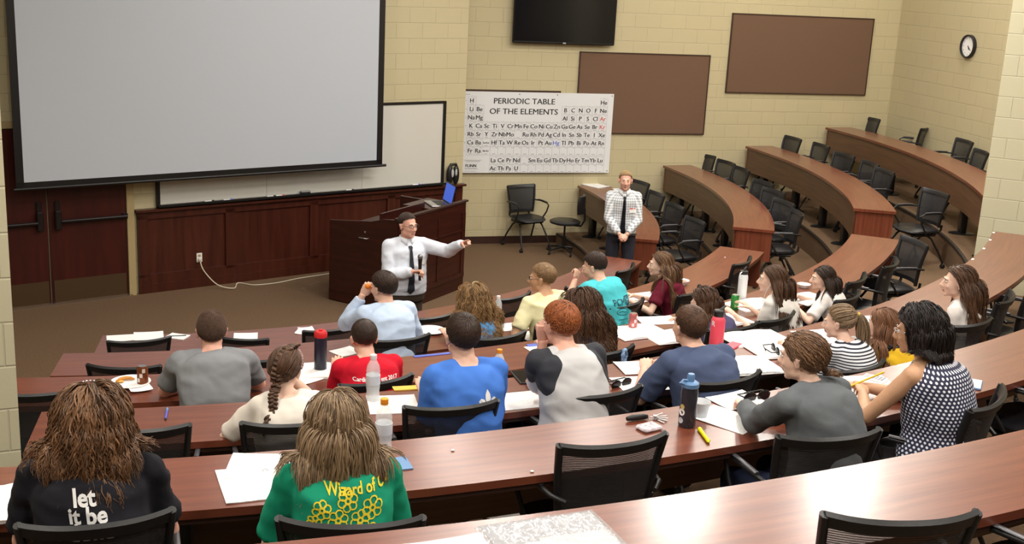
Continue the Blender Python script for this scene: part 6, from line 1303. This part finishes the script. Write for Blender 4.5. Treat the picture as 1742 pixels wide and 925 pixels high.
# crumbs
for (x, y, k, lab) in ((770, 767, 4, 'tiny white crumb on the fifth desk behind the orange-capped bottle'), (905, 803, 4, 'tiny white crumb near the edge of the fifth desk, middle of the photo'), (1233, 438, 1, 'tiny white crumb at the right end of the second desk')):
    p, rz = ori(x, y, k); b = MB(); b.ell((0, 0, .004), (.009, .007, .004), nu=8, nv=5); o = b.build('crumb', M['paper'], smooth=True); o.location = (p.x, p.y, ZD(k)); tag(o, lab, 'crumb', 'crumbs')
# tape bits on the far edge of the fourth desk
for i, th in enumerate((-24.3, -26.5, -29.0, -32.0)):
    p = pol(RK(3) + .012, th); b = MB(); b.box((0, 0, .001), (.05, .02, .002)); o = b.build('tape_piece', M['paper']); o.location = (p.x, p.y, ZD(3)); o.rotation_euler.z = rad(th + 90); tag(o, 'small white tape strip on the fourth desk edge, %s the pale pier' % ['right beside', 'second from', 'third from', 'farthest from'][i], 'tape', 'tape strips at the pier')
# papers on the lowest right desk
o = sheet(1013, 316, 0, 20, 'stack of white papers on the lowest right desk behind the checked shirt', .34, .26, 0, .006, n=14, name='paper_stack', group='stack of papers'); o = sheet(1056, 323, 0, 0, 'single white sheet half hidden behind the checked shirt', .2, .2, 0, .002)
# wrapped poster on the nearest desk
p, rz = ori(950, 926, 5, 2); root = empty('plastic_wrapped_papers', (p.x, p.y, ZD(5)), rz, 'crinkled clear plastic bag with white papers inside on the nearest desk', 'plastic bag')
b = MB(); nx, ny = 60, 40; Wd, Hd = .40, .36
def gz(x, y): return .010 + .012 * abs(noise.noise(Vector((x * 18, y * 18, 1)))) + .010 * abs(noise.noise(Vector((x * 45, y * 40, 5))))
vs = [(-Wd / 2 + Wd * i / nx, -Hd / 2 + Hd * j / ny, gz(i / nx, j / ny) * (min(i, nx - i, j, ny - j) / 4 if min(i, nx - i, j, ny - j) < 4 else 1) + .001) for j in range(ny + 1) for i in range(nx + 1)]
b.add(vs, [(j * (nx + 1) + i, j * (nx + 1) + i + 1, (j + 1) * (nx + 1) + i + 1, (j + 1) * (nx + 1) + i) for j in range(ny) for i in range(nx)])
m, t, bb = nt('crinkled_film'); bb.inputs['Base Color'].default_value = (.55, .56, .58, 1); bb.inputs['Roughness'].default_value = .15; bb.inputs['Alpha'].default_value = .5; bb.inputs['Specular IOR Level'].default_value = 1.0
b.build('plastic_film', m, root, smooth=True)
b = MB(); b.box((-.03, -.07, .003), (.30, .20, .004), rz=.05); b.build('white_papers', M['paper'], root); b = MB(); b.box((.06, -.06, .0055), (.22, .20, .001), rz=-.04); b.build('grey_printed_sheet', M['print'], root); b = MB(); b.box((.0, .06, .002), (.37, .22, .002), rz=-.02); b.build('grey_backing', simple('grey_card', srgb(168, 168, 174), .5), root)
# scrunchie hanging on the chair corner of the dark curly-haired person
p = at(1062, 606, ZF(2) + .86); o = empty('scrunchie', p, label='blue and white scrunchie hung over the chair back of the dark curly-haired person', cat='scrunchie')
b = MB(); b.tube([(.012 * math.cos(a), .022 * math.cos(a), .045 * math.sin(a)) for a in [2 * PI * i / 20 for i in range(21)]], [.012 + .003 * math.sin(i * 2.3) for i in range(21)], 10); b.build('ruffle', simple('blue_white_cloth', srgb(130, 160, 200), .8, var=.5, vscale=60), o, smooth=True)
# backpack / shoes on the floor under the fifth desk
for i, (x, y) in enumerate(((850, 873), (878, 868))):
    p = at(x, y, ZF(4)); o = empty('sneaker', (p.x, p.y, ZF(4)), rad(100 + 25 * i), 'dark sneaker with white sole on the carpet under the fifth desk, %s one' % ('left' if i == 0 else 'right'), 'shoe', 'pair of sneakers under the desk')
    b = MB(); b.rings([[(w * math.cos(2 * PI * j / 14), y_, max(.02, z0 + h_ * math.sin(2 * PI * j / 14))) for j in range(14)] for y_, w, z0, h_ in ((-.13, .02, .04, .03), (-.12, .036, .05, .045), (-.04, .042, .055, .055), (.03, .045, .045, .04), (.10, .046, .035, .028), (.15, .034, .03, .02), (.165, .012, .026, .01))]); b.build('upper', M['navybottle'], o, smooth=True)
    b = MB(); b.rings([[(w * sx, y_, z_) for sx, z_ in ((-1, 0), (1, 0), (1, .024), (-1, .024))] for y_, w in ((-.135, .024), (-.12, .040), (-.03, .042), (.05, .046), (.12, .046), (.17, .014))]); b.build('sole', M['white'], o)
for o in list(bpy.data.objects):
    if o.type == 'MESH' and o.parent is None and 'kind' not in o and 'label' not in o: print('UNTAGGED', o.name)

for o in bpy.data.objects:
    if 'label' in o and len(o['label'].split()) > 16: print('LONG', o['label'])
